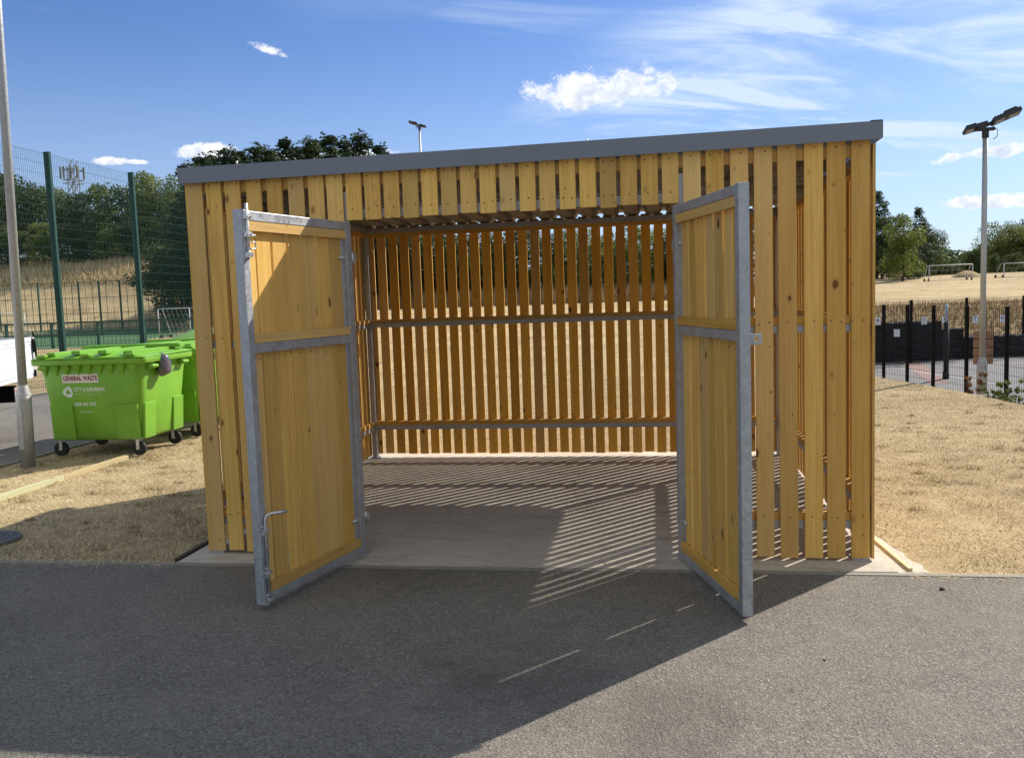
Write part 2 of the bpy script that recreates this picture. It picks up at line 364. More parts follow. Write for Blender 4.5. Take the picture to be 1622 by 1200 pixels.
# ------------------------------------------------------------------ mesh helpers
class MB:
    def __init__(s): s.v = []; s.f = []; s.mi = []; s.uv = []; s.tint = []; s.sm = []
    def face(s, idx, mi=0, uv=None, tint=.5, sm=False):
        s.f.append(tuple(idx)); s.mi.append(mi); s.uv.append(uv or [(0, 0)]*len(idx)); s.tint.append(tint); s.sm.append(sm)
    def obox(s, c, hx, hy, hz, mi=0, tint=None, long=2):
        """box from centre and three half-extent vectors; UV in metres with V along the long axis"""
        c = Vector(c); H = [Vector(hx), Vector(hy), Vector(hz)]; b = len(s.v)
        Ls = [h.length for h in H]; t = random.random() if tint is None else tint
        ou, ov = random.random()*40, random.random()*40; o = [i for i in range(3) if i != long]
        loc = []
        for i in (-1, 1):
            for j in (-1, 1):
                for k in (-1, 1):
                    s.v.append(c+H[0]*i+H[1]*j+H[2]*k); q = (i*Ls[0], j*Ls[1], k*Ls[2])
                    loc.append((ou+q[o[0]]+q[o[1]], ov+q[long]))
        for F in ((0, 1, 3, 2), (4, 6, 7, 5), (0, 4, 5, 1), (2, 3, 7, 6), (0, 2, 6, 4), (1, 5, 7, 3)):
            s.face([b+x for x in F], mi, [loc[x] for x in F], t)
        return s
    def box(s, x0, x1, y0, y1, z0, z1, mi=0, tint=None, long=None):
        d = (x1-x0, y1-y0, z1-z0)
        if long is None: long = d.index(max(d))
        return s.obox(((x0+x1)/2, (y0+y1)/2, (z0+z1)/2), (d[0]/2, 0, 0), (0, d[1]/2, 0), (0, 0, d[2]/2), mi, tint, long)
    def bar(s, a, b, w, t=None, mi=0, up=(0, 0, 1)):
        a, b = Vector(a), Vector(b); d = b-a; L = d.length; d.normalize(); up = Vector(up)
        if abs(d.dot(up)) > .98: up = Vector((0, 1, 0))
        x = d.cross(up).normalized(); y = x.cross(d); t = t or w
        return s.obox((a+b)/2, x*w/2, y*t/2, d*L/2, mi)
    def tube(s, pts, rad, n=10, mi=0, caps=True):
        pts = [Vector(p) for p in pts]; rad = rad if isinstance(rad, (list, tuple)) else [rad]*len(pts)
        rings = []; ref = None
        for i, p in enumerate(pts):
            d = (pts[min(i+1, len(pts)-1)]-pts[max(i-1, 0)]).normalized()
            if ref is None: ref = Vector((1, 0, 0)) if abs(d.x) < .9 else Vector((0, 1, 0))
            x = (ref-d*ref.dot(d)).normalized(); ref = x; y = d.cross(x)
            b = len(s.v); rings.append(b)
            for k in range(n):
                a = 2*math.pi*k/n; s.v.append(p+(x*math.cos(a)+y*math.sin(a))*rad[i])
        for i in range(len(pts)-1):
            for k in range(n):
                k2 = (k+1) % n; s.face((rings[i]+k, rings[i]+k2, rings[i+1]+k2, rings[i+1]+k), mi, sm=True)
        if caps:
            s.face([rings[0]+k for k in reversed(range(n))], mi); s.face([rings[-1]+k for k in range(n)], mi)
        return s
    def prism(s, poly, z0, z1, mi=0):
        b = len(s.v); n = len(poly)
        for z in (z0, z1):
            for p in poly: s.v.append(Vector((p[0], p[1], z)))
        s.face([b+i for i in reversed(range(n))], mi); s.face([b+n+i for i in range(n)], mi)
        for i in range(n): j = (i+1) % n; s.face((b+i, b+j, b+n+j, b+n+i), mi)
        return s
    def build(s, name, mats, parent=None, loc=(0, 0, 0), rz=0., bevel=0.):
        me = bpy.data.meshes.new(name); me.from_pydata([tuple(v) for v in s.v], [], s.f)
        mats = mats if isinstance(mats, (list, tuple)) else [mats]
        for m in mats: me.materials.append(m)
        me.polygons.foreach_set('material_index', s.mi); me.polygons.foreach_set('use_smooth', s.sm)
        uv = me.uv_layers.new(name='UVMap'); flat = []
        for u in s.uv:
            for q in u: flat += [q[0], q[1]]
        uv.data.foreach_set('uv', flat)
        a = me.attributes.new('tint', 'FLOAT', 'FACE'); a.data.foreach_set('value', s.tint)
        me.update(); o = bpy.data.objects.new(name, me); COL.objects.link(o)
        o.location = loc; o.rotation_euler = (0, 0, rz)
        if parent: o.parent = parent
        if bevel:
            b = o.modifiers.new('bevel', 'BEVEL'); b.width = bevel; b.segments = 2; b.limit_method = 'ANGLE'
        return o
def tag(o, label=None, cat=None, group=None, kind=None):
    if label: o['label'] = label
    if cat: o['category'] = cat
    if group: o['group'] = group
    if kind: o['kind'] = kind
    return o
def empty(name, loc, rz=0., label=None, cat=None, group=None):
    o = bpy.data.objects.new(name, None); COL.objects.link(o); o.location = loc; o.rotation_euler = (0, 0, rz)
    o.empty_display_size = .2
    return tag(o, label, cat, group)
def copy_tree(o, parent=None):
    c = o.copy(); COL.objects.link(c); c.parent = parent
    for ch in list(o.children): copy_tree(ch, c)
    return c
def relabel(o, label): o['label'] = label; return o
def raw_mesh(name, verts, faces, mat, tint=None, parent=None, loc=(0, 0, 0)):
    """fast builder for big triangle / quad soups from numpy arrays"""
    me = bpy.data.meshes.new(name); nv, (nf, k) = len(verts), faces.shape
    me.vertices.add(nv); me.vertices.foreach_set('co', verts.astype(np.float32).ravel())
    me.loops.add(nf*k); me.loops.foreach_set('vertex_index', faces.astype(np.int32).ravel())
    me.polygons.add(nf); me.polygons.foreach_set('loop_start', np.arange(0, nf*k, k, dtype=np.int32))
    me.polygons.foreach_set('loop_total', np.full(nf, k, dtype=np.int32))
    me.materials.append(mat); me.update(calc_edges=True); me.validate()
    if tint is not None:
        a = me.attributes.new('tint', 'FLOAT', 'FACE'); a.data.foreach_set('value', tint.astype(np.float32))
    o = bpy.data.objects.new(name, me); COL.objects.link(o); o.location = loc
    if parent: o.parent = parent
    return o
random.seed(11); RNG = np.random.default_rng(5)

# ------------------------------------------------------------------ terrain
def ss(a, b, x):
    t = min(1, max(0, (x-a)/(b-a))); return t*t*(3-2*t)
EY = [-3, 5.0, 6.53, 7.05, 8.02, 8.89, 9.59, 10.25, 11.65, 13.5, 16, 21]
EX = [7.9, 7.34, 7.25, 7.195, 7.04, 6.87, 6.69, 6.50, 6.12, 5.62, 5.8, 6.2]
def edge_x(y): return float(np.interp(y, EY, EX))
CZ_ = -.60; K = (1.55-CZ_)/1.55
def low(x, y, k=K): return (CAM.x+k*(x-CAM.x), CAM.y+k*(y-CAM.y))     # the court lies on a lower terrace: surveyed points moved out to it
def ground_z(x, y):
    d = y+5.11
    if d < .3: return 0.
    drop = CZ_*ss(.02, 1.05, x-edge_x(y)-.02)
    if x > 4.8 and y < 20.6: return drop
    t = (x-2.79)/d
    rt = ss(.10, .22, t); b1 = .22+(.72-.22)*rt; b2 = 1.35+(2.1-1.35)*rt; a0 = 0.+rt*CZ_
    if x > 4.8: a0 = drop*(1-ss(20.6, 24, y))+a0*ss(20.6, 24, y) if rt < 1 else CZ_
    if x > 4.8: zc = a0+(b1-a0)*ss(21.5, 30, y) if y < 30 else b1+(b2-b1)*min(1, (y-30)/42.)
    else: zc = 0. if y < 14.6 else b1*ss(14.6, 30, y) if y < 30 else b1+(b2-b1)*min(1, (y-30)/42.)
    zc += max(0, min(y, 160)-72)*.006
    zl = 8.0*ss(66, 96, y) + .5*ss(96, 140, y)
    w = ss(-.44, -.56, t)
    return zc*(1-w)+zl*w + (.06*mnoise.noise(Vector((x*.08, y*.08, 0))) if y > 22 else 0)
def axis(segs):
    out = []
    for a, b, n in segs: out += list(np.linspace(a, b, n, endpoint=False))
    return out+[segs[-1][1]]
gx = axis([(-900, -120, 14), (-120, -12, 54), (-12, 4.5, 50), (4.5, 9.5, 60), (9.5, 16, 26), (16, 60, 44), (60, 900, 22)])
gy = axis([(-60, -6, 12), (-6, 3, 20), (3, 16, 60), (16, 30, 42), (30, 110, 80), (110, 1500, 24)])
gv = np.array([(x, y, ground_z(x, y)-.012) for y in gy for x in gx])
W_ = len(gx); gf = np.array([(j*W_+i, j*W_+i+1, (j+1)*W_+i+1, (j+1)*W_+i) for j in range(len(gy)-1) for i in range(W_-1)])
g = raw_mesh('ground', gv, gf, SOIL); tag(g, kind='structure')

def sheet(name, poly, z, mat, kind='structure'):
    m = MB(); m.prism(poly, z-.03, z); o = m.build(name, mat); return tag(o, kind=kind)
# forecourt of asphalt in front of the shelter, road on the left
sheet('forecourt_asphalt', [(-40, -40), (60, -40), (60, -.262), (-40, -.232)], .004, ASPH)
sheet('road', [(-8.95, -.16), (-3.90, -.16), (-3.88, 9), (-4.6, 60), (-8.95, 60)], .0, ASPH2)
m = MB(); m.box(-3.86, 16, -.255, -.212, -.1, .008)
o = m.build('edging_kerb', EDGE); tag(o, kind='structure')
m = MB(); m.bar((-3.875, -.2, -.04), (-3.84, 12, -.04), .05, .1); o = m.build('road_edging', EDGE); tag(o, kind='structure')
# shelter slab (poured concrete, lightly proud) with spilled skirt at its right corner
m = MB(); m.box(-.11, 4.06, -.202, 3.5, -.1, .010)
skirt = [(4.06, -.2), (4.235, -.2), (4.21, -.12), (4.225, -.05), (4.19, .02), (4.175, .10), (4.185, .16), (4.15, .3), (4.14, .42), (4.11, .55), (4.10, 1.2), (4.06, 2.)]
m.prism(skirt, -.05, .004)
tag(m.build('concrete_slab', CONC), kind='structure')
# sports court on the right, on the lower terrace
def lsheet(name, poly, dz, mat): sheet(name, [low(*p) for p in poly], CZ_+dz, mat)
lsheet('court', [(7.75, -2), (7.45, 5), (6.9, 8.9), (6.45, 10.5), (5.9, 12.2), (5.6, 13.4), (7.7, 13.95), (12, 14.95), (30, 15.1), (30, -2)], .0, COURT)
lsheet('court_key', [(6.95, 9.2), (7.24, 9.3), (7.98, 13.55), (7.60, 13.5)], .005, COURTRED)
for a, b in (((7.2, 11.9), (7.85, 9.0)), ((7.85, 9.0), (8.9, 5.2)), ((9.6, 10.1), (13, 11.0)), ((8.2, 12.3), (16, 13.6))):
    m = MB(); m.bar((*low(*a), CZ_-.003), (*low(*b), CZ_-.003), .05, .02); tag(m.build('court_line', LINE), kind='structure')
sheet('turf_pitch', [(-60, 30), (-9.6, 30), (-9.6, 64), (-60, 64)], .0, TURF)
for y in (31, 40, 52, 63):
    m = MB(); m.box(-58, -10, y, y+.12, -.01, .006); tag(m.build('pitch_line', LINE), kind='structure')

# ------------------------------------------------------------------ shelter
SH = empty('slatted_shelter', (0, 0, 0), label='timber slatted bin store with grey roof edge and two open doors', cat='shelter')
W, D = 3.962, 3.28
def slat(m, c, wdir, tdir, w, t, z0, z1, nails=()):
    """one vertical board: centre on plan, width direction, thickness direction"""
    c = Vector((c[0], c[1], 0)); wd, td = Vector(wdir), Vector(tdir)
    w *= random.uniform(.975, 1.02); z0 += random.uniform(-.006, .006)
    lean = random.uniform(-.0025, .0025)
    zc = (z0+z1)/2; h = (z1-z0)/2
    m.obox(c+Vector((0, 0, zc))+td*random.uniform(-.001, .0015), wd*w/2, td*t/2, Vector((0, 0, h))+wd*lean*h)
    for z in nails:
        for k in ((-.28, .28) if random.random() < .35 else (random.uniform(-.12, .2),)):
            p = c+wd*w*k+td*(t/2+.0005)+Vector((0, 0, z+random.uniform(-.008, .008)))
            m.obox(p, wd*.0035, td*.0012, Vector((0, 0, .0035)), 1, .5)
T = .014
X0 = [.015, .136, .257, .390, .521, .657, .782, .900]
m = MB()
for x in X0: slat(m, (x+.0475, -.011), (1, 0, 0), (0, -1, 0), .096, T, .03, 2.31, (2.285, 1.355, .262))
m.build('front_slats', [WOOD, NAIL], SH)
m = MB()
for i in range(8): slat(m, (2.964+i*.1276+.048+(.009 if i == 5 else 0), -.011), (1, 0, 0), (0, -1, 0), .096, T, .03, 2.335, (2.295, 1.355, .262))
m.build('front_slats', [WOOD, NAIL], SH)
m = MB()
for i in range(17): slat(m, (1.016+i*.1146+.046, -.011), (1, 0, 0), (0, -1, 0), .092, T, 2.035, 2.325, (2.29, 2.10))
m.build('header_slats', [WOOD, NAIL], SH)
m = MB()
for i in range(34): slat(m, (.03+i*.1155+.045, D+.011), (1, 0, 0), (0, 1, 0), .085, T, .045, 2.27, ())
m.build('back_slats', [WOOD_BACK_GLOW, NAIL], SH)
for nm, xs, td in (('side_slats', .006, (-1, 0, 0)), ('side_slats', W+.011, (1, 0, 0))):
    m = MB()
    for i in range(28): slat(m, (xs, -.021+i*.1180+.044), (0, 1, 0), td, .082, T, .03, 2.30-.0245*i*.1172*1.2, (1.355,))
    m.build(nm, [WOOD, NAIL], SH)
# steel frame: posts with square feet, rails
PX = [(.05, .028), (.985, .028), (2.955, .028), (W-.05, .028), (.05, D-.028), (W-.05, D-.028), (1.98, D-.028), (.028, 1.64), (W-.028, 1.64)]
for i, (x, y) in enumerate(PX):
    if i == 6: continue
    m = MB(); m.box(x-.025, x+.025, y-.025, y+.025, .012, 2.2); m.box(x-.05, x+.05, y-.042, y+.055, .009, .02)
    if i in (0, 3):
        m.box(x-.045, x-.002, y-.045, y-.026, .02, .075); m.box(x+.002, x+.045, y-.045, y-.026, .02, .075)
    m.build('post', GALV, SH, bevel=.003)
def rail(x0, x1, y0, y1, z0, z1): m = MB(); m.box(x0, x1, y0, y1, z0, z1); m.build('steel_rail', GALV_DULL, SH, bevel=.003)
def batten(x0, x1, y0, y1, z0, z1): m = MB(); m.box(x0, x1, y0, y1, z0, z1); m.build('timber_batten', WOOD_IN, SH)
zf = [(.192, .236, .284), (1.296, 1.338, 1.386)]
for a, b, c in zf:
    for x0, x1 in ((.076, .959), (2.981, W-.076)):
        rail(x0, x1, .004, .044, a, b); batten(x0, x1, .002, .046, b+.001, c)
for a, b, c in [(.292, .336, .376), (1.296, 1.338, 1.372)]:
    rail(.076, W-.076, D-.044, D-.004, a, b); batten(.078, W-.078, D-.050, D-.002, b+.001, c)
for a, b, c in [(.282, .326, .366), (1.292, 1.334, 1.370)]:
    for x0, x1 in ((.016, .056), (W-.044, W-.004)):
        for y0, y1 in ((.056, 1.612), (1.668, D-.056)):
            rail(x0, x1, y0, y1, a, b); batten(x0-.002, x1+.004, y0, y1, b+.001, c)
# top ring
rail(1.012, 2.928, .004, .044, 2.046, 2.096); batten(.0, W, .003, .045, 2.235, 2.315); 
rail(.0, W, D-.064, D-.004, 2.202, 2.250); batten(.03, W-.03, D-.05, D-.002, 2.166, 2.201)
for x0, x1 in ((.016, .064), (W-.064, W-.004)):
    rail(x0, x1, .066, D-.066, 2.206, 2.250); batten(x0, x1, .066, D-.066, 2.166, 2.205)
for y in (.9, 1.64): rail(.066, W-.066, y-.025, y+.025, 2.205, 2.250)
m = MB(); m.box(.016, W-.006, -.0015, .0025, 2.300, 2.3835); m.build('light_leak_strip', FASCIA, SH)  # added unseen strip, blocks sun leaking under the front roof ribs
# trapezoidal roof sheet
m = MB(); per, rib, hgt = .197, .032, 0
prof = []
x = -.010
while x < W+.03:
    prof += [(x, 0), (x+.112, 0), (x+.135, .050), (x+.174, .050)]; x += per
prof = [p_ for p_ in prof if p_[0] < W+.03]
def roofz(y): return 2.332-.0195*y
ys = (-.03, D+.21); b = len(m.v)
for y in ys:
    for th in (0, .0012):
        for (px, pz) in prof: m.v.append(Vector((px, y, roofz(y)-.006+pz+th)))
n = len(prof)
for i in range(n-1):
    m.face((i, i+1, 2*n+i+1, 2*n+i)); m.face((n+i, 3*n+i, 3*n+i+1, n+i+1)); m.face((i, n+i, n+i+1, i+1)); m.face((2*n+i, 2*n+i+1, 3*n+i+1, 3*n+i))
m.build('roof_sheet', ROOFM, SH)
# fascia trims: front in two lengths, right side, left side, back gutter edge
m = MB()
def quadstrip(m, pts_bottom, pts_top, th):
    for (a, b), (c, d) in zip(zip(pts_bottom, pts_bottom[1:]), zip(pts_top, pts_top[1:])): pass
m.obox((.9925, -.062, 2.3425), (1.005, 0, .004), (0, .002, 0), (0, -.004, .0455), long=0)
m.obox((.9925, -.030, 2.390), (1.005, 0, .004), (0, .032, 0), (0, 0, .0015), long=0)
m.build('front_fascia', FASCIA, SH, bevel=.0015)
m = MB()
m.obox((3.000, -.066, 2.353), (1.002, 0, .0065), (0, .002, 0), (0, -.004, .0455), long=0)
m.obox((3.000, -.032, 2.4010), (1.002, 0, .0065), (0, .034, 0), (0, 0, .0015), long=0)
m.build('front_fascia', FASCIA, SH, bevel=.0015)
for x, zz_ in ((-.0145, .0), (W+.043, .014)):
    m = MB(); m.obox((x, 1.69, 2.352+zz_-.041), (.0015, 0, 0), (0, 1.755, -.0415), (0, 0, .045), long=1)
    m.obox((x+(.03 if x < 0 else -.03), 1.69, 2.398+zz_-.041), (.03, 0, 0), (0, 1.755, -.0415), (0, 0, .0015), long=1); m.build('side_fascia', FASCIA, SH)
for x in (.35, 1.19, 2.44, 3.93): m = MB(); m.tube([(x, -.03, 2.392), (x, -.03, 2.412)], .006, 8); m.build('roof_screw', ZINC, SH)
m = MB(); m.obox((2.0, -.066, 2.347), (.004, 0, 0), (0, .002, 0), (0, 0, .046)); m.build('fascia_joint_cover', FASCIA, SH)

# doors
def door(hinge, tip, sgn):
    """sgn +1: closed door runs towards +X. local x along the door from hinge, local y towards the inside"""
    hv = Vector((hinge[0], hinge[1], 0)); dv = Vector((tip[0], tip[1], 0))-hv; Ld = dv.length; rz = math.atan2(dv.y, dv.x)
    ins = sgn                       # inside face: +y for the left door, -y for the right door
    S = .050; z0, z1 = .035, 2.020
    m = MB()
    m.box(0, S, -S/2, S/2, z0, z1); m.box(Ld-S, Ld, -S/2-.0008, S/2+.0008, z0, z1+.001)
    for a in (z0+.002, 1.312, z1-.052): m.box(S+.0005, Ld-S-.0005, -S/2+.001, S/2-.001, a, a+.049)
    fr = m.build('door', GALV, SH, (hinge[0], hinge[1], 0), rz, bevel=.004)
    m = MB(); n = 7; p = (.580-S-.006)/4; wid = [p-.022]*6+[Ld-2*S-.012-6*p]
    for (a, b_) in ((z0+.053, 1.311), (1.363, z1-.054)):
        for i in range(n):
            slat(m, (S+.006+p*i+(.011 if i < 6 else 0)+wid[i]/2, -ins*(.0115)), (1, 0, 0), (0, ins, 0), wid[i], .014, a+.008, b_-.003, (b_-.03, a+.04))
    m.build('door_boards', [WOOD, NAIL], fr)
    for a in (z0+.053, 1.363, z1-.054-.046):
        m = MB(); m.box(S+.002, Ld-S-.002, ins*.0005 if ins > 0 else -.024, .024 if ins > 0 else -.0005, a, a+.046); m.build('timber_ledger', WOOD_IN, fr)
    for z in (.245, 1.81):
        m = MB(); m.tube([(-.075, 0, z), (S+.05, 0, z)], .0075, 8); m.tube([(S, 0, z), (S+.014, 0, z)], .013, 6); m.tube([(-.012, 0, z), (0, 0, z)], .013, 6)
        m.tube([(-.045, 0, z-.035), (-.045, 0, z+.035)], .016, 10); m.box(-.085, -.03, -.006, .006, z-.02, z+.02)
        m.build('eye_bolt_hinge', ZINC, fr)
    return fr, Ld
HL, TL = (1.016, -.04), (.790, -.985)
HR, TR = (2.926, -.04), (3.196, -.992)
dl, LL = door(HL, TL, 1)
dr, LR = door(HR, TR, -1)
# left door: long drop bolt at the bottom, short bolt at the top, both on the inner face
yb = .025+.012
m = MB(); xo = LL-.025-.004
rod = [(xo, yb, .04), (xo, yb, .475), (xo-.006, yb+.006, .493), (xo-.02, yb+.022, .502), (xo-.07, yb+.085, .507)]
m.tube(rod, .0085, 10)
for z in (.44, .40): m.tube([(xo+.016, .025, z), (xo+.016, .036, z)], .008, 8)
for z in (.415, .20, .06):
    m.box(xo-.016, xo+.016, .0255, .029, z-.03, z+.03); m.box(xo-.016, xo-.010, .029, yb+.010, z-.008, z+.012); m.box(xo+.010, xo+.016, .029, yb+.010, z-.008, z+.012); m.box(xo-.016, xo+.016, yb+.0095, yb+.0135, z-.008, z+.012)
    for dz in (-.02, .022): m.tube([(xo+.004, .028, z+dz), (xo+.004, .036, z+dz)], .007, 6)
m.build('drop_bolt', ZINC, dl)
m = MB(); m.tube([(xo, yb, 1.79), (xo, yb, 2.05)], .0085, 10); m.box(xo-.018, xo+.018, .0255, .0295, 1.78, 2.0)
for z in (1.80, 1.90, 1.985):
    m.box(xo-.019, xo+.019, .029, yb+.013, z-.012, z+.012)
    for dx in (-.012, .012): m.tube([(xo+dx, yb+.012, z), (xo+dx, yb+.019, z)], .005, 6)
m.tube([(xo-.01, yb, 1.895), (xo-.05, yb+.004, 1.895)], .006, 8)
ring = [(xo-.03-.018*math.cos(a), yb+.008, 1.845+.018*math.sin(a)) for a in np.linspace(-math.pi*.6, math.pi*.75, 12)]
m.tube([(xo, yb+.008, 1.83)]+ring, .004, 8)
m.build('top_bolt', ZINC, dl)
# right door: padlock hasp on the free stile
m = MB(); x = LR
def plate(m, x0, x1, y0, y1, z0, z1, hx, hz, hr):
    m.box(x0, hx-hr, y0, y1, z0, z1); m.box(hx+hr, x1, y0, y1, z0, z1); m.box(hx-hr, hx+hr, y0, y1, hz+hr, z1); m.box(hx-hr, hx+hr, y0, y1, z0, hz-hr)
    m.box(x0, x0+.012, y0-.012, y0, z0, z1)
m2 = MB(); plate(m2, x+.001, x+.065, -.003, .003, 1.290, 1.345, x+.038, 1.318, .011)
# the hasp points outwards to the right of the stile
m3 = MB(); m3.box(x-.046, x-.004, .0265, .030, 1.295, 1.345); m3.box(x-.024, x-.018, .030, .085, 1.295, 1.308); m3.box(x-.024, x-.018, .030, .085, 1.332, 1.345); m3.box(x-.024, x-.018, .030, .052, 1.308, 1.332); m3.box(x-.024, x-.018, .070, .085, 1.308, 1.332)
m3.build('hasp', GALV_DULL, dr, bevel=.001)

# timber strip on the right of the slab and leftover timber on the left grass
m = MB(); m.bar((4.075, .55, .004), (4.13, -.17, .006), .022, .03); tag(m.build('timber_edging', PALEWOOD), 'thin timber edging board beside right corner of the slab', 'timber strip')
m = MB(); m.bar((-.14, .35, .006), (-.135, -.17, .006), .03, .03); tag(m.build('timber_edging', plain('dark_wet_timber', (.06, .045, .03), .8)), 'thin dark timber edging beside left corner of the slab', 'timber strip')
m = MB(); m.bar((-2.69, .7, .010), (-2.698, 2.3, .012), .06, .045); m.bar((-2.698, 2.305, .012), (-2.705, 3.34, .014), .06, .045); tag(m.build('timber_edging', PALEWOOD), 'long pale treated timber edging lying in the dry grass left of the shelter', 'timber strip')

# manhole cover
m = MB(); c0 = (-1.80, .26)
m.tube([(c0[0], c0[1], -.02), (c0[0], c0[1], .012)], .215, 40)
for i in range(-4, 5):
    for j in range(-4, 5):
        if i*i+j*j < 14: m.obox((c0[0]+i*.048, c0[1]+j*.048, .0145), (.014, .006 if (i+j) % 2 else -.006, 0), (-.004, .006, 0), (0, 0, .0025), long=0)
tag(m.build('manhole_cover', plain('cast_iron', (.12, .12, .12), .7, .1, .2, 20)), 'round grey iron manhole cover in shaded grass', 'manhole cover')

# ------------------------------------------------------------------ lamp poles and floodlights
def lamp_pole(name, x, y, H, rlo, rhi, zb, label):
    e = empty(name, (x, y, 0), label=label, cat='lamp pole')
    m = MB(); m.tube([(0, 0, -.05), (0, 0, zb), (0, 0, zb+.012)], [rlo, rlo, rlo*.99], 28)
    base = m.build('pole_base', POLE, e)
    m = MB(); m.box(-.03, .03, -rlo-.004, -rlo+.01, zb*.25, zb*.85); m.build('access_door', POLE, base, bevel=.003)
    m = MB(); m.tube([(0, 0, zb+.0125), (0, 0, zb+.03), (0, 0, zb+.11), (0, 0, zb+.13)], [rlo*.99, rlo*.97, rhi*1.12, rhi], 28, caps=False); m.build('pole_shoulder', POLE, e)
    m = MB(); m.tube([(0, 0, zb+.10), (0, 0, H*.6), (0, 0, H)], [rhi, rhi*.93, rhi*.86], 24); m.build('pole_shaft', POLE, e)
    return e
lp = lamp_pole('lamp_pole', -3.575, 2.985, 7.0, .073, .044, .70, 'tall galvanised pole with wide base beside the green bins'); lp.rotation_euler = (0, R(1.2), 0)
def flood_head(e, c, w, tilt, dep=.30, flip=1):
    """one LED floodlight: casing with cooling fins, lens below"""
    ct, st = math.cos(tilt), math.sin(tilt); X = Vector((ct, 0, st)); Z = Vector((-st, 0, ct)); Y = Vector((0, 1, 0)); c = Vector(c); p_ = R(15); Y, Z = Y*math.cos(p_)-Z*math.sin(p_), Z*math.cos(p_)+Y*math.sin(p_)
    k = w/.42
    m = MB(); m.obox(c, X*w/2, Y*dep/2, Z*.030*k, long=0)
    for i in range(9): m.obox(c+X*w*(-.4+.1*i)+Z*.036*k, X*.008*k, Y*dep*.42, Z*.010*k)
    m.obox(c+X*flip*(-w*.18)+Z*.050*k, X*w*.22, Y*dep*.36, Z*.020*k, long=0)
    b = m.build('lamp_head', DARKP, e)
    m = MB()
    for a in (-.26, .24): m.obox(c+X*w*a-Z*.0325*k, X*w*.17, Y*dep*.30, Z*.0025*k, long=0)
    m.build('lens', LENS, b)
def floodlight(name, x, y, gz, H, k, mirror, label, rlo, rhi, zb):
    e = lamp_pole(name, x, y, H, rlo, rhi, zb, label); e['category'] = 'floodlight'; e.location.z = gz
    s = -1 if mirror else 1; t = s*R(19)
    m = MB(); m.box(-.11*k, .11*k, -.03*k, .03*k, H-.01, H+.03*k); m.tube([(0, 0, H-.1*k), (0, 0, H+.01)], rhi*1.15, 14)
    m.bar((-.10*k*s, 0, H+.02*k), (.16*k*s, 0, H+.12*k), .045*k); m.bar((-.1*k*s, -.12*k, H+.02*k), (-.1*k*s, .12*k, H+.02*k), .03*k); m.build('bracket', DARKP, e)
    flood_head(e, (-.105*k*s, .06*k, H+.045*k), .28*k, t*.75, .17*k); flood_head(e, (.225*k*s, -.06*k, H+.150*k), .35*k, t*1.1, .18*k, -1)
    m = MB(); m.tube([(.06*k*s, -.05*k, H+.05*k), (.13*k*s, -.06*k, H-.02*k), (.12*k*s, -.06*k, H-.10*k), (.075*k*s, -.05*k, H-.13*k)], .005*k, 6); m.build('cable', BLACKR, e)
    return e
floodlight('floodlight_mast', *low(7.12, 7.57, 1.30), 1.55-1.55*1.30+.1, 3.50*1.30-.1, 1.30, False, 'near galvanised floodlight mast with two dark lamps by the black fence', .080, .048, .46)
far = floodlight('floodlight_mast', -13.152+.6, 54.5, 0, 13.15, 1.75, True, 'distant thin floodlight mast rising behind the shelter roof', .12, .075, 1.)

# ------------------------------------------------------------------ mesh fences
def mesh_panel(L, z0, z1, dv, dh, r, r2=None):
    m = MB(); r2 = r2 or r*1.3; n = max(1, int(round(L/dv))); m_ = m
    for i in range(n+1): m.obox((L*i/n, 0, (z0+z1)/2), (r, 0, 0), (0, r, 0), (0, 0, (z1-z0)/2))
    k = int(round((z1-z0)/dh))
    for j in range(k+1): m.obox((L/2, -r-r2, z0+(z1-z0)*j/k), (L/2, 0, 0), (0, r2, 0), (0, 0, r2), long=0)
    return m
def fence(name, pts, H, pw, mat, label, cat='fence', dv=.06, dh=.2, r=.0022, over=.03, gz=0., z0=.03):
    e = empty(name, (pts[0][0], pts[0][1], gz), label=label, cat=cat); o = Vector(pts[0])
    for i, p in enumerate(pts):
        q = Vector(p)-o; m = MB(); a = math.atan2(*(Vector(pts[min(i+1, len(pts)-1)])-Vector(pts[max(0, i-1)])).yx)
        ca, sa = math.cos(a), math.sin(a)
        m.obox((0, 0, (H+over)/2-.05), (ca*pw[0]/2, sa*pw[0]/2, 0), (-sa*pw[1]/2, ca*pw[1]/2, 0), (0, 0, (H+over)/2+.05))
        m.obox((0, 0, H+over+.004), (ca*pw[0]*.54, sa*pw[0]*.54, 0), (-sa*pw[1]*.54, ca*pw[1]*.54, 0), (0, 0, .004))
        m.build('fence_post', mat, e, (q.x, q.y, 0))
    for i in range(len(pts)-1):
        a, b = Vector(pts[i])-o, Vector(pts[i+1])-o; d = b-a
        m = mesh_panel(d.length, z0, H, dv, dh, r); m.build('mesh_panel', mat, e, (a.x, a.y, 0), math.atan2(d.y, d.x))
    return e
fence('tall_mesh_fence', [(-8.36, 1.85), (-8.43, 4.75), (-8.49, 7.65), (-8.555, 10.55), (-8.64, 13.45), (-8.72, 16.35), (-8.8, 19.25), (-8.88, 22.15), (-8.96, 25.05)], 4.56, (.07, .115), GREENP,
      'tall dark green welded mesh sports fence behind the green bins', dv=.055, dh=.2, r=.0017)
fence('black_mesh_fence', [low(x_, y_, 1.34) for x_, y_ in [(7.34, 5.2), (7.3, 6.05), (7.235, 7.054), (7.07, 8.022), (6.89, 8.892), (6.71, 9.586), (6.52, 10.248), (6.3, 10.95), (6.1, 11.65), (5.9, 12.4)]], 1.655, (.065, .05), BLACKP,
      'near black welded mesh fence along the edge of the grass', dv=.06, dh=.165, r=.0020, z0=.04, gz=CZ_)
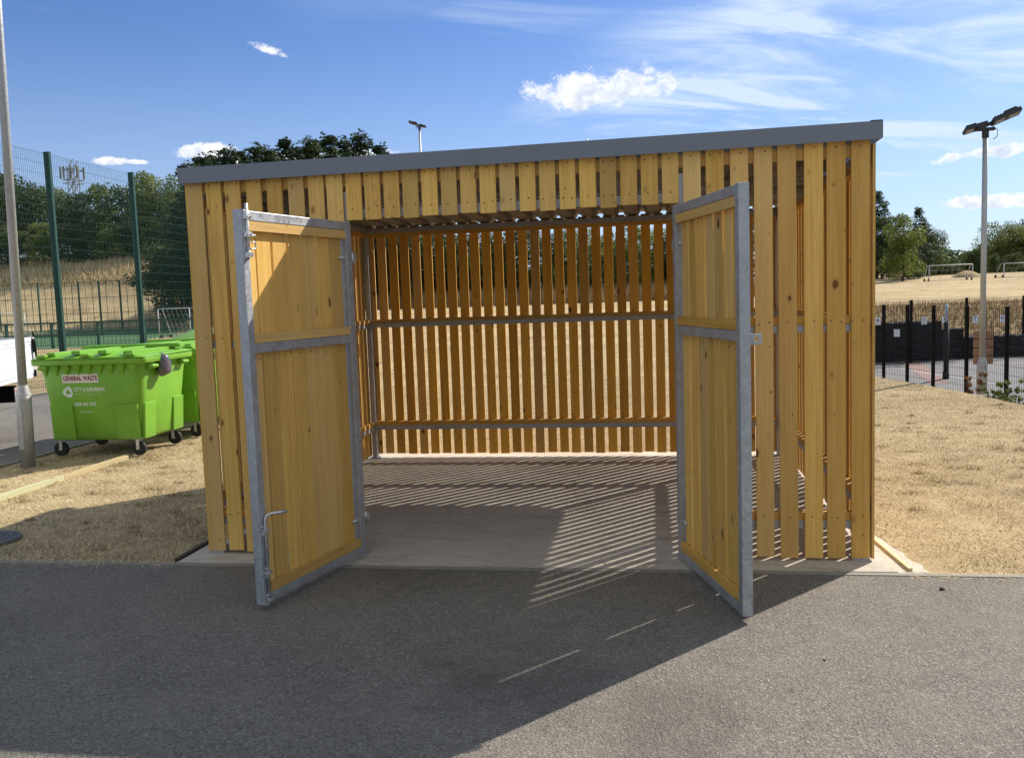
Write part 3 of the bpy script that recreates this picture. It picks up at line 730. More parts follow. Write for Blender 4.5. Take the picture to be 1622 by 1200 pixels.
fence('black_mesh_fence', [low(x_, y_) for x_, y_ in [(5.7, 12.75), (6.7, 12.92), (7.71, 13.08), (8.96, 13.84), (10.2, 14.32), (11.5, 14.6), (13.2, 14.7)]], 1.655, (.06, .05), BLACKP,
      'far black welded mesh fence behind the court in front of the dark rubble wall', dv=.08, dh=.275, r=.0020, gz=CZ_)
fence('pitch_fence', [(-62+1.95*i, 65.5) for i in range(34)], 4.1, (.11, .11), GREENP, 'distant green pitch fence at the foot of the dry bank', dv=.65, dh=1.35, r=.014)
# low barrier rail round the turf
e = empty('barrier_rail', (-9.9, 30, 0), label='low green barrier rail along the near side of the turf pitch', cat='barrier')
for i in range(18):
    m = MB(); m.box(-.05, .05, -.05, .05, -.05, 1.05); m.build('rail_post', GREENP, e, (-i*2.2, 0, 0))
m = MB(); m.box(-17*2.2, 0, -.045, .045, 1.051, 1.13); m.build('top_rail', GREENP, e)
m = mesh_panel(17*2.2, .1, 1.0, .2, .45, .008); m.build('mesh_panel', GREENP, e, (-17*2.2, .06, 0))

# signs on the far fence
def sign(name, x, y, z, txt, label, w=.155, h=.20, rows=0):
    e = empty(name, (x, y, z-h/2), R(8), label=label, cat='sign'); m = MB(); m.box(-w/2, w/2, -.003, .003, 0, h); m.build('sign_plate', SIGNW, e)
    if txt:
        text_mesh('sign_letter', txt, .12, INK, e, (0, -.0045, h*.62), 'CENTER')
        m = MB(); m.box(-w*.32, w*.32, -.0045, -.0032, h*.16, h*.2); m.build('sign_small_print', INK, e)
    else:
        m = MB()
        for i in range(6): m.box(-w*.36, w*(.36-.1*(i % 3)), -.0045, -.0032, h*(.14+.12*i), h*(.155+.12*i))
        m.build('sign_small_print', GREYP, e)
def text_mesh(name, txt, size, mat, parent, loc, align='LEFT', rot=(math.pi/2, 0, 0), spacing=1., ext=.0006, bold=0., sx=1.):
    cu = bpy.data.curves.new(name, 'FONT'); cu.body = txt; cu.size = size; cu.align_x = align; cu.align_y = 'CENTER'; cu.extrude = ext; cu.space_character = spacing; cu.offset = bold
    cu.resolution_u = 3
    t = bpy.data.objects.new('tmp', cu); COL.objects.link(t)
    dg = bpy.context.evaluated_depsgraph_get(); me = bpy.data.meshes.new_from_object(t.evaluated_get(dg)); bpy.data.objects.remove(t)
    me.name = name; me.materials.clear(); me.materials.append(mat)
    o = bpy.data.objects.new(name, me); COL.objects.link(o); o.location = loc; o.rotation_euler = rot; o.scale = (sx, 1, 1); o.parent = parent
    return o
for u, x, y, z, t in ((1390, 7.06, 12.93, .835, 'B'), (1463, 7.98, 13.20, .81, 'D'), (1499, 8.44, 13.47, .80, 'E'), (1548, 9.11, 13.80, .785, 'F'), (1597, 9.72, 14.08, .77, 'G')):
    sign('letter_sign', *low(x, y), 1.55+K*(z-1.55), t, 'small white sign lettered %s on the far black fence' % t)
sign('notice_sheet', *low(7.41, 12.93), 1.55+K*(.60-1.55), None, 'small white notice sheet low on the far fence against dark rubble')

# dark rubble retaining wall behind the far fence
def rubble_wall(name, x0, x1, y0, y1, H, label, n):
    x0, y0 = low(x0, y0); x1, y1 = low(x1, y1); H *= K; dx, dy = x1-x0, y1-y0; L = math.hypot(dx, dy); vs, fs = [], []
    nx, nz = int(L/.045), max(3, int(H/.045)); dep = .7
    rows = [(0., z) for z in np.linspace(-.1, H, nz)]+[(d, H) for d in np.linspace(.05, dep, 8)]+[(dep, z) for z in np.linspace(H-.05, -.1, 5)]
    for (d, z) in rows:
        for i in range(nx+1):
            s_ = i/nx; p = Vector((x0+dx*s_-dy/L*d, y0+dy*s_+dx/L*d, z+CZ_))
            k = mnoise.noise(p*9)*.045+mnoise.noise(p*23)*.03 + (mnoise.noise(p*2.5)*.03 if z > H*.8 else 0)
            vs.append((p.x+dy/L*k, p.y-dx/L*k, p.z+k*.9))
    R_ = len(rows); N = nx+1
    fs = [(j*N+i, j*N+i+1, (j+1)*N+i+1, (j+1)*N+i) for j in range(R_-1) for i in range(nx)]
    o = raw_mesh(name, np.array(vs), np.array(fs), RUBBLE); return tag(o, label, 'wall')
rubble_wall('rubble_wall', 5.4, 8.42, 13.0, 13.62, .77, 'tallest dark rubble wall section behind left end of the court', 1)
rubble_wall('rubble_wall', 8.43, 8.95, 13.64, 13.97, .60, 'short middle step of the dark rubble wall', 1)
rubble_wall('rubble_wall', 8.96, 14.5, 13.98, 14.98, .42, 'low long dark rubble wall section on right of the court', 1)
# padded court post
e = empty('court_post', (*low(7.40, 9.97), CZ_), label='short court post with thick black padding and pale grey top', cat='post')
m = MB(); m.tube([(0, 0, .0), (0, 0, .17)], .066, 16); m.tube([(0, 0, .17), (0, 0, 1.25)], .055, 16); m.build('padding', BLACKR, e)
m = MB(); m.tube([(0, 0, 1.25), (0, 0, 1.66)], .033, 12); m.build('steel_pole', plain('pale_blue_grey', (.36, .42, .48), .5), e)
# slatted brown board hung on the fence behind the floodlight mast
e = empty('slatted_board', (*low(7.26, 7.95, 1.31), 1.55+1.31*(.40-1.55)), R(6), label='rusty brown slatted board hanging on the fence behind the mast', cat='board')
for i in range(4):
    m = MB(); m.box(-.17, .17, -.01, .01, .0+i*.155, .137+i*.155); m.build('board_slat', BROWNB, e)
m = MB(); m.box(-.165, -.14, .011, .025, 0, .60); m.box(.14, .165, .011, .025, 0, .60); m.build('board_frame', BLACKP, e)

# ------------------------------------------------------------------ bins
def rrect(cx, cy, hx, hy, r, n=5):
    out = []
    for (sx, sy, a0) in ((1, 1, 0), (-1, 1, 90), (-1, -1, 180), (1, -1, 270)):
        for k in range(n+1):
            a = R(a0+90*k/n); out.append((cx+sx*(hx-r)+r*math.cos(a), cy+sy*(hy-r)+r*math.sin(a)))
    return out
def loft(m, rings, caps=True, sm=True):
    bs = []
    for ring, z in rings:
        bs.append(len(m.v)); m.v += [Vector((p[0], p[1], z if not callable(z) else z(p[0], p[1]))) for p in ring]
    n = len(rings[0][0])
    for a, b in zip(bs, bs[1:]):
        for i in range(n): j = (i+1) % n; m.face((a+i, a+j, b+j, b+i), sm=sm)
    if caps: m.face([bs[0]+i for i in reversed(range(n))]); m.face([bs[-1]+i for i in range(n)])
    return m
def make_bin(loc, rz, label, text=True, raised=False):
    e = empty('wheelie_bin', loc, rz, label=label, cat='bin', group='lime green four wheeled bins')
    hx0, hy0, hx1, hy1 = .505, .42, .595, .50
    m = MB(); loft(m, [(rrect(0, 0, hx0-.02, hy0-.02, .09), .17), (rrect(0, 0, hx0, hy0, .09), .20), (rrect(0, 0, hx1, hy1, .10), 1.0)])
    # raised corner panels low on front and right side
    for sx in (-1, 1):
        x_ = sx*.37; w = .13
        m.obox((x_, -hy0-.022, .37), (w, 0, 0), (0, .018, -.001), (0, -.013, .19), long=0)
    for sy in (-1, 1):
        m.obox((hx0+.022, sy*.30, .37), (.018, 0, 0), (0, .11, 0), (.013, 0, .19), long=1)
    body = m.build('bin_body', LIME, e, bevel=.006)
    m = MB(); loft(m, [(rrect(0, 0, hx1-.005, hy1-.005, .1), .985), (rrect(0, 0, .655, .555, .09), .995), (rrect(0, 0, .66, .56, .09), 1.045), (rrect(0, 0, .645, .545, .09), 1.05), (rrect(0, 0, .6, .5, .09), 1.051)])
    for i in range(9):          # gussets under the rim
        x_ = -.50+i*.125; b = len(m.v); yy = -.497
        m.v += [Vector((x_-.045, yy-.045, .99)), Vector((x_+.045, yy-.045, .99)), Vector((x_, yy+.010, .87)), Vector((x_-.05, yy+.02, .99)), Vector((x_+.05, yy+.02, .99))]
        m.face((b, b+2, b+1)); m.face((b, b+3, b+2)); m.face((b+1, b+2, b+4)); m.face((b, b+1, b+4, b+3))
    m.build('bin_rim', LIME, body, bevel=.004)
    for sy, zz_ in ((-1, 1.0), (1, 1.0)):     # lifting lugs at both ends
        for sx in (-1, 1):
            m = MB(); m.box(sx*.60-.03, sx*.60+.03, sy*.33-.05, sy*.33+.05, .92, .99); m.tube([(sx*.64, sy*.33-.07, .95), (sx*.64, sy*.33+.07, .95)], .02, 10); m.build('lifting_lug', LIME, body)
    # lid: shallow raised pan with ribs, hinged along the back
    if not raised:
        m = MB()
        def zl(x, y): return 1.066+.030*(1-abs(x)/.66)+.012*y
        loft(m, [(rrect(0, 0, .655, .55, .08), lambda x, y: zl(x, y)-.012), (rrect(0, 0, .66, .555, .08), zl), (rrect(0, 0, .60, .50, .08), lambda x, y: zl(x, y)+.012), (rrect(0, 0, .3, .25, .08), lambda x, y: zl(x, y)+.03)])
        for x_ in (-.44, -.15, .15, .44):
            m.obox((x_, -.02, zl(x_, 0)+.028), (.05, 0, 0), (0, .46, 0), (0, 0, .020), long=1)
        m.obox((0, .38, 1.135), (.60, 0, 0), (0, .06, 0), (0, 0, .022), long=0)
        for x_ in (-.5, 0, .5): m.box(x_-.05, x_+.05, -.56, -.47, 1.075, 1.105)
        lid = m.build('bin_lid', LIME, e, bevel=.006)
    else:
        m = MB()
        loft(m, [(rrect(0, 0, .655, .55, .08), 0.), (rrect(0, 0, .66, .555, .08), .02), (rrect(0, 0, .58, .46, .1), .07), (rrect(0, 0, .35, .3, .1), .085)])
        for x_ in (-.44, .44): m.obox((x_, 0, .06), (.05, 0, 0), (0, .5, 0), (0, 0, .02), long=1)
        lid = m.build('bin_lid', LIME, e, bevel=.006); lid.location = (0, .03, 1.13); lid.rotation_euler = (R(9), R(-3), 0)
    for sx in (-1, 1):
        for sy in (-1, 1):
            m = MB(); x_, y_ = sx*.44, sy*.36; a = R(25*sx+sy*15); dx_, dy_ = math.sin(a)*.035, -math.cos(a)*.03
            m.tube([(x_+dx_, y_-.022+dy_, .075), (x_+dx_, y_+.022+dy_, .075)], .075, 20)
            c = m.build('caster_wheel', BLACKR, e)
            m = MB(); m.obox((x_+dx_*.5-.0, y_-.030+dy_, .12), (.018, 0, 0), (0, .003, 0), (0, 0, .055)); m.obox((x_+dx_*.5, y_+.030+dy_, .12), (.018, 0, 0), (0, .003, 0), (0, 0, .055)); m.box(x_-.04, x_+.04, y_-.045, y_+.045, .172, .182)
            m.tube([(x_+dx_, y_-.036+dy_, .075), (x_+dx_, y_-.022+dy_, .075)], .012, 8); m.build('caster_fork', ZINC, c)
    if text:
        tl = math.atan2(hy1-hy0, .8); rot = (math.pi/2+tl, 0, 0)
        def fr(x, z, off=.0015): return (x, -(hy0+(hy1-hy0)*(z-.2)/.8)-off, z)
        m = MB(); p = fr(-.115, .845); m.obox(p, (.205, 0, 0), (0, .001, 0), (0, -.0045, .045), long=0)
        pl = m.build('waste_label', LABELW, body)
        text_mesh('label_writing', 'GENERAL WASTE', .072, LABELR, pl, fr(-.115, .845, .0035), 'CENTER', rot, 1.0, .0005, .0018, .70)
        text_mesh('company_name', 'CITY & SUBURBAN', .056, PRINT, body, fr(-.205, .725), 'LEFT', rot, 1.05, .0005, .0014, .72)
        text_mesh('company_line', 'WASTE SERVICES', .038, PRINTFAINT, body, fr(-.195, .675), 'LEFT', rot, 1.35, .0005, .0003, .80)
        text_mesh('phone_number', '0208 642 4762', .056, PRINT, body, fr(-.095, .565), 'CENTER', rot, 1.05, .0005, .0010, .70)
        m = MB(); 
        for i in range(16): m.obox(fr(-.17+.0095*i, .484), (.0032+.001*(i % 3), 0, 0), (0, .0006, 0), (0, -.0006, .005+.0015*(i % 2)))
        m.build('small_print_line', PRINTFAINT, body)
        # three-arrow recycling mark
        m = MB(); cx, cz, rr = -.275, .700, .052
        def P3(x, z): q = fr(cx+x, cz+z); return Vector(q)
        for k in range(3):
            a = R(90+120*k); c_, s_ = math.cos(a), math.sin(a)
            shp = [(-.034, .030), (-.004, .050), (.030, .046), (.040, .026), (.050, .020), (.030, -.004), (.004, .014), (.014, .018), (.002, .026), (-.020, .008)]
            pts = []
            for (u_, v_) in shp:
                v2 = v_+.006; x_ = u_*math.cos(a-math.pi/2)-v2*math.sin(a-math.pi/2); z_ = u_*math.sin(a-math.pi/2)+v2*math.cos(a-math.pi/2); pts.append((x_*1.05, z_*1.05))
            b = len(m.v); m.v += [P3(*p_) for p_ in pts]; m.face([b+i for i in range(len(pts))])
        m.build('recycling_mark', PRINT, body)
    return e
b1 = make_bin((-3.13, 3.93, 0), R(1.5), 'nearest lime green wheeled bin with white general waste sticker and closed lid')
b2 = make_bin((-3.12, 5.20, 0), R(-2), 'middle lime green wheeled bin directly behind the labelled one', text=False)
b3 = make_bin((-3.25, 6.55, 0), R(3), 'farthest lime green wheeled bin with its lid bulging up', text=False, raised=True)
# bag poking out from under the lid of the near bin
vs, fs = [], []; nu, nv_ = 22, 14
for j in range(nv_+1):
    th = math.pi*j/nv_
    for i in range(nu):
        ph = 2*math.pi*i/nu; p = Vector((math.sin(th)*math.cos(ph), math.sin(th)*math.sin(ph), math.cos(th)))
        k = 1+.22*mnoise.noise(p*2.3+Vector((3, 1, 0)))+.12*mnoise.noise(p*6); k *= 1+.35*(p.z < -.1)*.3
        vs.append((p.x*.07*k, p.y*.085*k, p.z*.115*k))
fs = [(j*nu+i, j*nu+(i+1) % nu, (j+1)*nu+(i+1) % nu, (j+1)*nu+i) for j in range(nv_) for i in range(nu)]
o = raw_mesh('rubbish_bag', np.array(vs), np.array(fs), BAG, loc=(-2.475, 3.80, .955)); tag(o, 'grey plastic rubbish bag squeezed out under the nearest bin lid', 'rubbish bag')
o.data.polygons.foreach_set('use_smooth', [True]*len(o.data.polygons))

# ------------------------------------------------------------------ tipper truck at the left edge
def truck():
    u = Vector((.376, -.926, 0)); a = math.atan2(u.y, u.x)     # from tail to cab
    e = empty('flatbed_truck', (-5.46, 5.70, 0), a, label='white dropside truck cut off by left edge of the photo', cat='truck')
    Wd, L, zb, zt = 1.55, 2.5, .83, 1.235                      # local y: 0 is the side we see, -Wd the far side
    m = MB(); m.box(.04, L, -Wd+.03, -.02, zb-.05, zb); m.build('bed_floor', GREYP, e)
    m = MB()
    m.box(.14, L, -.025, 0, zb+.035, zb+.30); m.box(.14, L, -.018, .004, zb+.305, zt-.06); m.box(.14, L, -.03, .008, zt-.055, zt); m.build('side_board', WHITEP, e, bevel=.003)
    m = MB(); m.box(.14, L, -.03, .006, zb-.075, zb+.03); m.box(.10, L, -.02, -.0, zb-.13, zb-.08); m.build('bed_rail', WHITEP, e, bevel=.003)
    m = MB(); m.box(0, .025, -Wd, -.0, zb-.0, zt); m.build('tailboard', WHITEP, e)
    m = MB(); m.box(.14, L, -Wd, -Wd+.03, zb, zt); m.build('side_board', WHITEP, e)
    m = MB(); m.box(.03, .135, -.03, .012, zb-.12, zt+.02); m.build('corner_post', plain('pale_grey_paint', (.50, .50, .50), .5), e)
    m = MB(); m.box(.10, .15, .012, .035, zt-.20, zt-.02); m.tube([(.12, .04, zt-.05), (.12, .045, zt-.28)], .013, 8); m.box(.10, .145, .012, .03, zb-.12, zb-.03); m.tube([(.125, .03, zt+.0), (.125, .03, zt+.07)], .012, 8); m.build('latch', BLACKP, e)
    m = MB(); m.box(.3, L+1.6, -Wd+.35, -Wd+.45, .52, .72); m.box(.3, L+1.6, -.45, -.35, .52, .72); m.build('chassis', BLACKP, e)
    m = MB(); m.box(.50, .60, -Wd+.1, -.12, .42, .63); bb = m.build('underrun_bar', BLACKP, e)
    m = MB(); m.box(.485, .499, -.26, -.122, .42, .63); m.box(.50, .60, -.119, -.11, .44, .61); pl = m.build('marker_plate', plain('marker_white', (.55, .45, .45), .4), bb)
    m = MB(); m.box(.478, .484, -.20, -.16, .45, .60); m.box(.52, .57, -.109, -.105, .46, .58); m.build('reflector', RED, pl)
    m = MB(); x0 = L+.08
    prof_ = [(x0, .42), (x0, 1.72), (x0+.75, 1.74), (x0+1.15, 1.20), (x0+1.45, 1.05), (x0+1.5, .42)]
    b = len(m.v)
    for y in (-Wd+.02, -.02):
        for p in prof_: m.v.append(Vector((p[0], y, p[1])))
    n = len(prof_); m.face([b+i for i in range(n)]); m.face([b+n+i for i in reversed(range(n))])
    for i in range(n): j = (i+1) % n; m.face((b+i, b+n+i, b+n+j, b+j))
    cab = m.build('cab', WHITEP, e, bevel=.03)
    m = MB(); m.box(x0+.15, x0+.70, -.021, -.010, 1.2, 1.6); m.build('side_window', plain('dark_glass', (.02, .025, .03), .08, 0, .1), cab)
    for x_ in (1.95, L+.75):
        for y_ in (-.16, -Wd+.16):
            m = MB(); m.tube([(x_, y_-.09, .29), (x_, y_+.09, .29)], .29, 28); w_ = m.build('wheel', BLACKR, e)
            m = MB(); m.tube([(x_, y_-.092, .29), (x_, y_+.092, .29)], .16, 20); m.build('rim', GREYP, w_)
truck()

# ------------------------------------------------------------------ goals, tower
def goal(name, x, y, z, w, h, d, rz, label, r=.05):
    e = empty(name, (x, y, z), rz, label=label, cat='goal')
    m = MB()
    for s in (-1, 1):
        m.tube([(s*w/2, 0, 0), (s*w/2, 0, h)], r, 8); m.tube([(s*w/2, 0, h), (s*w/2, d*.35, h), (s*w/2, d, .05), (s*w/2, 0, .05)], r*.6, 6)
    m.tube([(-w/2, 0, h), (w/2, 0, h)], r, 8); m.tube([(-w/2, d, .05), (w/2, d, .05)], r*.6, 6)
    f = m.build('goal_frame', plain('goal_white', (.50, .51, .52), .6), e)
    m = MB(); st = .34
    for i in range(int(w/st)+1): xx = -w/2+i*st; m.bar((xx, d*.35, h), (xx, d, .05), .008); m.bar((xx, 0, h), (xx, d*.35, h), .008)
    for j in range(int(h/st)+1): t = j*st/h; yy = d*.35+(d*.65)*t; m.bar((-w/2, yy, h*(1-t)), (w/2, yy, h*(1-t)), .008)
    m.build('goal_net', plain('goal_net_cord', (.40, .42, .42), .9), e)
    for s in (-1, 1):
        for q in (.1, .9): m = MB(); m.tube([(s*w/2-.03, d*q, .10), (s*w/2+.03, d*q, .10)], .10, 12); m.build('goal_wheel', BLACKR, e)
def at(u, v, dist):
    p = CAM+ray(u, v)*dist; return p
p = at(1506, 438, 58); goal('football_goal', p.x, p.y, ground_z(p.x, p.y), 2.70, 1.03, 1.0, R(3), 'white goal standing at the far edge of the dry field, left of the mast', .032)
p = at(1614, 437, 60); goal('football_goal', p.x+.2, p.y, ground_z(p.x, p.y), 2.6, .95, 1.0, R(14), 'white goal on the dry field right of the mast, cut by the photo edge', .030)
p = at(277, 528, 46); goal('football_goal', p.x, p.y, 0, 2.35, 1.55, .8, R(-20), 'white goal on the turf pitch left of the shelter', .028)
p = at(5, 528, 46); goal('football_goal', p.x, p.y, 0, 2.3, 1.55, .8, R(10), 'white goal on the turf pitch at far left beyond the truck', .028)

p = at(115, 268, 180); gz = 8.
MASTG = plain('mast_grey', (.13, .14, .15), .6); e = empty('mobile_mast', (p.x, p.y, gz), label='distant grey telecom tower head showing above the left trees', cat='tower')
H = p.z-gz; s = .75
m = MB()
for sx in (-1, 1):
    for sy in (-1, 1): m.tube([(sx*s, sy*s, 0), (sx*s, sy*s, H+.6)], .09, 6)
zz_ = 0
while zz_ < H+1:
    for sx in (-1, 1):
        m.bar((-s*sx, -s, zz_), (s*sx, -s, zz_+2.2), .07); m.bar((-s*sx, s, zz_), (s*sx, s, zz_+2.2), .07); m.bar((s*sx, -s, zz_), (s*sx, s, zz_+2.2), .07)
    zz_ += 2.2
for z in (H-2.9, H-2.2, H-.2):
    for a_, b_ in (((-1.4, -1.4), (1.4, -1.4)), ((1.4, -1.4), (1.4, 1.4)), ((1.4, 1.4), (-1.4, 1.4)), ((-1.4, 1.4), (-1.4, -1.4))): m.bar((*a_, z), (*b_, z), .12)
m.build('lattice', MASTG, e)
for i, (x_, y_) in enumerate(((-1.9, -1.2), (-.9, -1.6), (.7, -1.6), (1.8, -1.2), (1.6, 1.2), (-1.6, 1.2))):
    m = MB(); m.box(x_-.16, x_+.16, y_-.1, y_+.1, H-2.0, H+.4); m.bar((x_, y_, H-.4), (x_*.7, y_*.7, H-.4), .08); m.build('antenna', MASTG, e)

# ------------------------------------------------------------------ trees
def leaf_cloud(centers, radii, n, size, flat=1., seed=0, up=.3):
    """n small quads scattered in blobs; tint follows a random per blob plus per leaf"""
    rg = np.random.default_rng(seed); k = len(centers); C = np.array(centers); Rr = np.array(radii)
    w = Rr**2; w = w/w.sum(); idx = rg.choice(k, n, p=w)
    d = rg.normal(size=(n, 3)); d /= np.linalg.norm(d, axis=1)[:, None]
    rad = rg.uniform(.55, 1.08, n)**.8
    pos = C[idx]+d*(Rr[idx]*rad)[:, None]*np.array([1, 1, flat])
    nrm_ = d*.7+rg.normal(size=(n, 3))*.6+np.array([0, 0, up]); nrm_ /= np.linalg.norm(nrm_, axis=1)[:, None]
    t = np.cross(nrm_, rg.normal(size=(n, 3))); t /= np.linalg.norm(t, axis=1)[:, None]; b = np.cross(nrm_, t)
    s = size*rg.uniform(.55, 1.35, n)[:, None]
    v = np.stack([pos-t*s*.5, pos-b*s*.33+t*s*.1, pos+t*s*.62, pos+b*s*.36], 1).reshape(-1, 3)
    f = np.arange(n*4).reshape(n, 4)
    bt = rg.uniform(0, 1, k); tint = np.clip(bt[idx]*.6+rg.uniform(0, .4, n), 0, 1)
    return v, f, tint
def limbs(H, spread, seed, r0, n=9, zmin=.25):
    rg = random.Random(seed); m = MB()
    m.tube([(0, 0, -.3), (rg.uniform(-.03, .03)*H, rg.uniform(-.03, .03)*H, H*.35), (rg.uniform(-.05, .05)*H, rg.uniform(-.05, .05)*H, H*.7), (0, 0, H*.93)], [r0, r0*.75, r0*.4, r0*.1], 8)
    for i in range(n):
        z = H*rg.uniform(zmin, .75); a = rg.uniform(0, 6.28); L = spread*rg.uniform(.5, .95)
        m.tube([(0, 0, z), (math.cos(a)*L*.5, math.sin(a)*L*.5, z+L*.25), (math.cos(a)*L, math.sin(a)*L, z+L*.45)], [r0*.35, r0*.22, r0*.06], 5)
    return m
def broad_tree(name, H, spread, seed, mat, nleaf=8500, size=.20, low=.12, blobs=34):
    rg = random.Random(seed); e = empty(name, (0, 0, 0))
    cs, rs = [], []
    for i in range(blobs):
        h = rg.uniform(low, 1)**.85; env = math.sin(math.pi*min(1, (h*.88+.10)))**.6
        a = rg.uniform(0, 6.28); rr = spread*env*rg.uniform(.35, .95)
        r_ = spread*rg.uniform(.16, .36); cs.append((math.cos(a)*rr, math.sin(a)*rr, min(H*h, H-r_*.7))); rs.append(r_)
    for i in range(8): cs.append((rg.uniform(-.3, .3)*spread, rg.uniform(-.3, .3)*spread, H*rg.uniform(.3, .8))); rs.append(spread*.38)
    v, f, t = leaf_cloud(cs, rs, nleaf, size, .85, seed)
    raw_mesh('crown', v, f, mat, t, e); limbs(H*.92, spread, seed, H*.022).build('trunk', BARK, e)
    return e
def pine_tree(name, H, spread, seed, mat, nleaf=15000, size=.15, low=.28):
    rg = random.Random(seed); e = empty(name, (0, 0, 0)); cs, rs = [], []
    n = 15
    for i in range(n):
        h = low+(1-low)*i/(n-1); w = spread*(1-((h-low)/(1-low))**1.4*.90)*rg.uniform(.75, 1.1)
        k = max(4, int(7*(1-h)+3))
        for j in range(k):
            a = rg.uniform(0, 6.28); rr = w*rg.uniform(.35, .9); r_ = max(.16*spread, w*rg.uniform(.22, .38))
            cs.append((math.cos(a)*rr, math.sin(a)*rr, H*h-rr*.10+rg.uniform(-.2, .2))); rs.append(r_)
    for i in range(5): cs.append((rg.uniform(-.3, .3), rg.uniform(-.3, .3), H*(.94+.025*i))); rs.append(.14*spread*(1-.13*i))
    for i in range(26):      # upright shoots that break the outline
        h = rg.uniform(.55, .98); a = rg.uniform(0, 6.28); w = spread*(1-((h-low)/(1-low))**1.4*.90)*rg.uniform(.3, .95)
        for k in range(4): cs.append((math.cos(a)*w, math.sin(a)*w, H*h+.22*k)); rs.append(.30-.065*k)
    for i in range(7): cs.append((0, 0, H*(low+.08*i))); rs.append(spread*.45*(1-.09*i))
    v, f, t = leaf_cloud(cs, rs, nleaf, size, .62, seed, .5)
    raw_mesh('crown', v, f, mat, t, e); limbs(H, spread*.8, seed, H*.018, 8, low).build('trunk', BARK, e)
    return e
protos = {'b': [broad_tree('broadleaf_tree', 8, 3.6, 21, LEAF), broad_tree('broadleaf_tree', 8, 3.3, 22, LEAFD), broad_tree('broadleaf_tree', 8, 3.9, 23, LEAF, low=.05)],
          'y': [broad_tree('broadleaf_tree', 8, 3.0, 31, LEAFY, low=.08)],
          'd': [broad_tree('broadleaf_tree', 8, 3.4, 24, LEAFD, low=.02), broad_tree('broadleaf_tree', 8, 3.0, 25, LEAFD, low=.02)],
          'p': [pine_tree('pine_tree', 12, 2.5, 41, PINE), pine_tree('pine_tree', 12, 2.1, 42, PINE), pine_tree('pine_tree', 12, 2.8, 43, PINE, low=.18)]}
used = set()
def plant(kind, i, u, dist, vtop, label, group, wscale=1., gz=None, rz=None):
    pr = protos[kind][i % len(protos[kind])]; d = ray(u, vtop); p = CAM+d*dist
    g0 = ground_z(p.x, p.y) if gz is None else gz
    if pr.name in used: o = copy_tree(pr)
    else: o = pr; used.add(pr.name)
    o.location = (p.x, p.y, g0-.1); base = 12. if kind == 'p' else 8.; s = (p.z-g0)/base*(.97)
    o.scale = (s*wscale, s*wscale, s); o.rotation_euler = (0, 0, rz if rz is not None else random.uniform(0, 6.28))
    tag(o, label, 'tree', group); return o
ORD = ['leftmost', 'second', 'third', 'fourth', 'fifth', 'sixth', 'seventh', 'eighth', 'ninth', 'tenth', 'eleventh', 'twelfth', 'thirteenth', 'fourteenth']
def ordl(i): return 'leftmost' if i == 0 else ORD[i]+' from the left'
A = [(-60, 285, 'b', 108), (0, 268, 'b', 112), (36, 274, 'd', 108), (78, 290, 'b', 114), (120, 302, 'b', 109), (156, 288, 'y', 112), (196, 284, 'd', 108), (230, 268, 'y', 106), (262, 274, 'b', 108)]
for i, (u, v, k, ds) in enumerate(A): plant(k, i, u, ds, v, 'bushy tree on the left bank beyond the green mesh fence, '+ordl(i), 'trees along the left bank', 1.05, gz=7.9)
A2 = [(-20, 345), (20, 358), (66, 350), (104, 352), (142, 348), (180, 350), (222, 340), (256, 345)]
for i, (u, v) in enumerate(A2): plant('bdy'[i % 3], i+1, u, 103, v, 'low bush in front of the left bank trees, '+ordl(i), 'bushes along the left bank', 1.6, gz=7.0)
B = [(288, 330, 'd', 84, 1.0), (300, 262, 'p', 84, 1.25)]
for i, (u, v, k, ds, ws) in enumerate(B): plant(k, 2, u, ds, v, ['dark low tree hanging over the bank just left of the shelter', 'dark pine rising just beyond the top left corner of the roof'][i], None, ws)
A3 = [(272, 380), (296, 372)]
for i, (u, v) in enumerate(A3): plant('d', i, u, 80, v, ['dark rounded bush beside the left edge of the shelter', 'dark bush half hidden by the left edge of the shelter'][i], None, 1.5)
C_ = [(296, 262), (318, 252), (338, 248), (360, 240), (382, 244), (404, 234), (428, 239), (450, 225), (474, 233), (496, 224), (518, 218), (542, 224), (572, 216), (602, 234)]
for i, (u, v) in enumerate(C_): plant('p', i, u, 66+5*(i % 3), v-7, 'dark pine crown rising above the shelter roof, '+ordl(i), 'pines above the shelter roof', 1.5)
Dn = [(640, 352, 'd'), (690, 360, 'b'), (735, 356, 'd'), (780, 362, 'd'), (825, 355, 'b'), (870, 362, 'd'), (915, 354, 'b'), (960, 360, 'd'), (1005, 352, 'y'), (1045, 356, 'b'), (1085, 350, 'd')]
for i, (u, v, k) in enumerate(Dn): plant(k, i, u, 68+3*(i % 2), v, 'tree seen through the gaps of the back slats, '+ordl(i), 'trees seen through the back slats', 1.25)
En = [(1150, 345, 'd', 72), (1215, 340, 'b', 70), (1280, 335, 'd', 72), (1340, 315, 'p', 72)]
for i, (u, v, k, ds) in enumerate(En): plant(k, i, u, ds, v, 'tree hidden behind the right front slats, '+ordl(i), 'trees behind the right front slats', 1.3)
Fn = [(1388, 300, 'p', 70, 1.7, 'tall dark pine showing just right of the shelter corner'), (1398, 340, 'b', 68, 1.0, 'mid green tree at the foot of the tall pine'), (1430, 334, 'y', 61, .95, 'bright green tree in front of the dark pines right of the shelter'),
      (1456, 326, 'p', 67, 1.45, 'spreading dark pine at the right end of the near trees'), (1474, 352, 'd', 72, 1.0, 'short dark tree by the left goal'), (1440, 385, 'd', 64, 1.2, 'low dark bush under the spreading pine')]
for i, (u, v, k, ds, ws, lb) in enumerate(Fn): plant(k, i, u, ds, v, lb, None, ws)
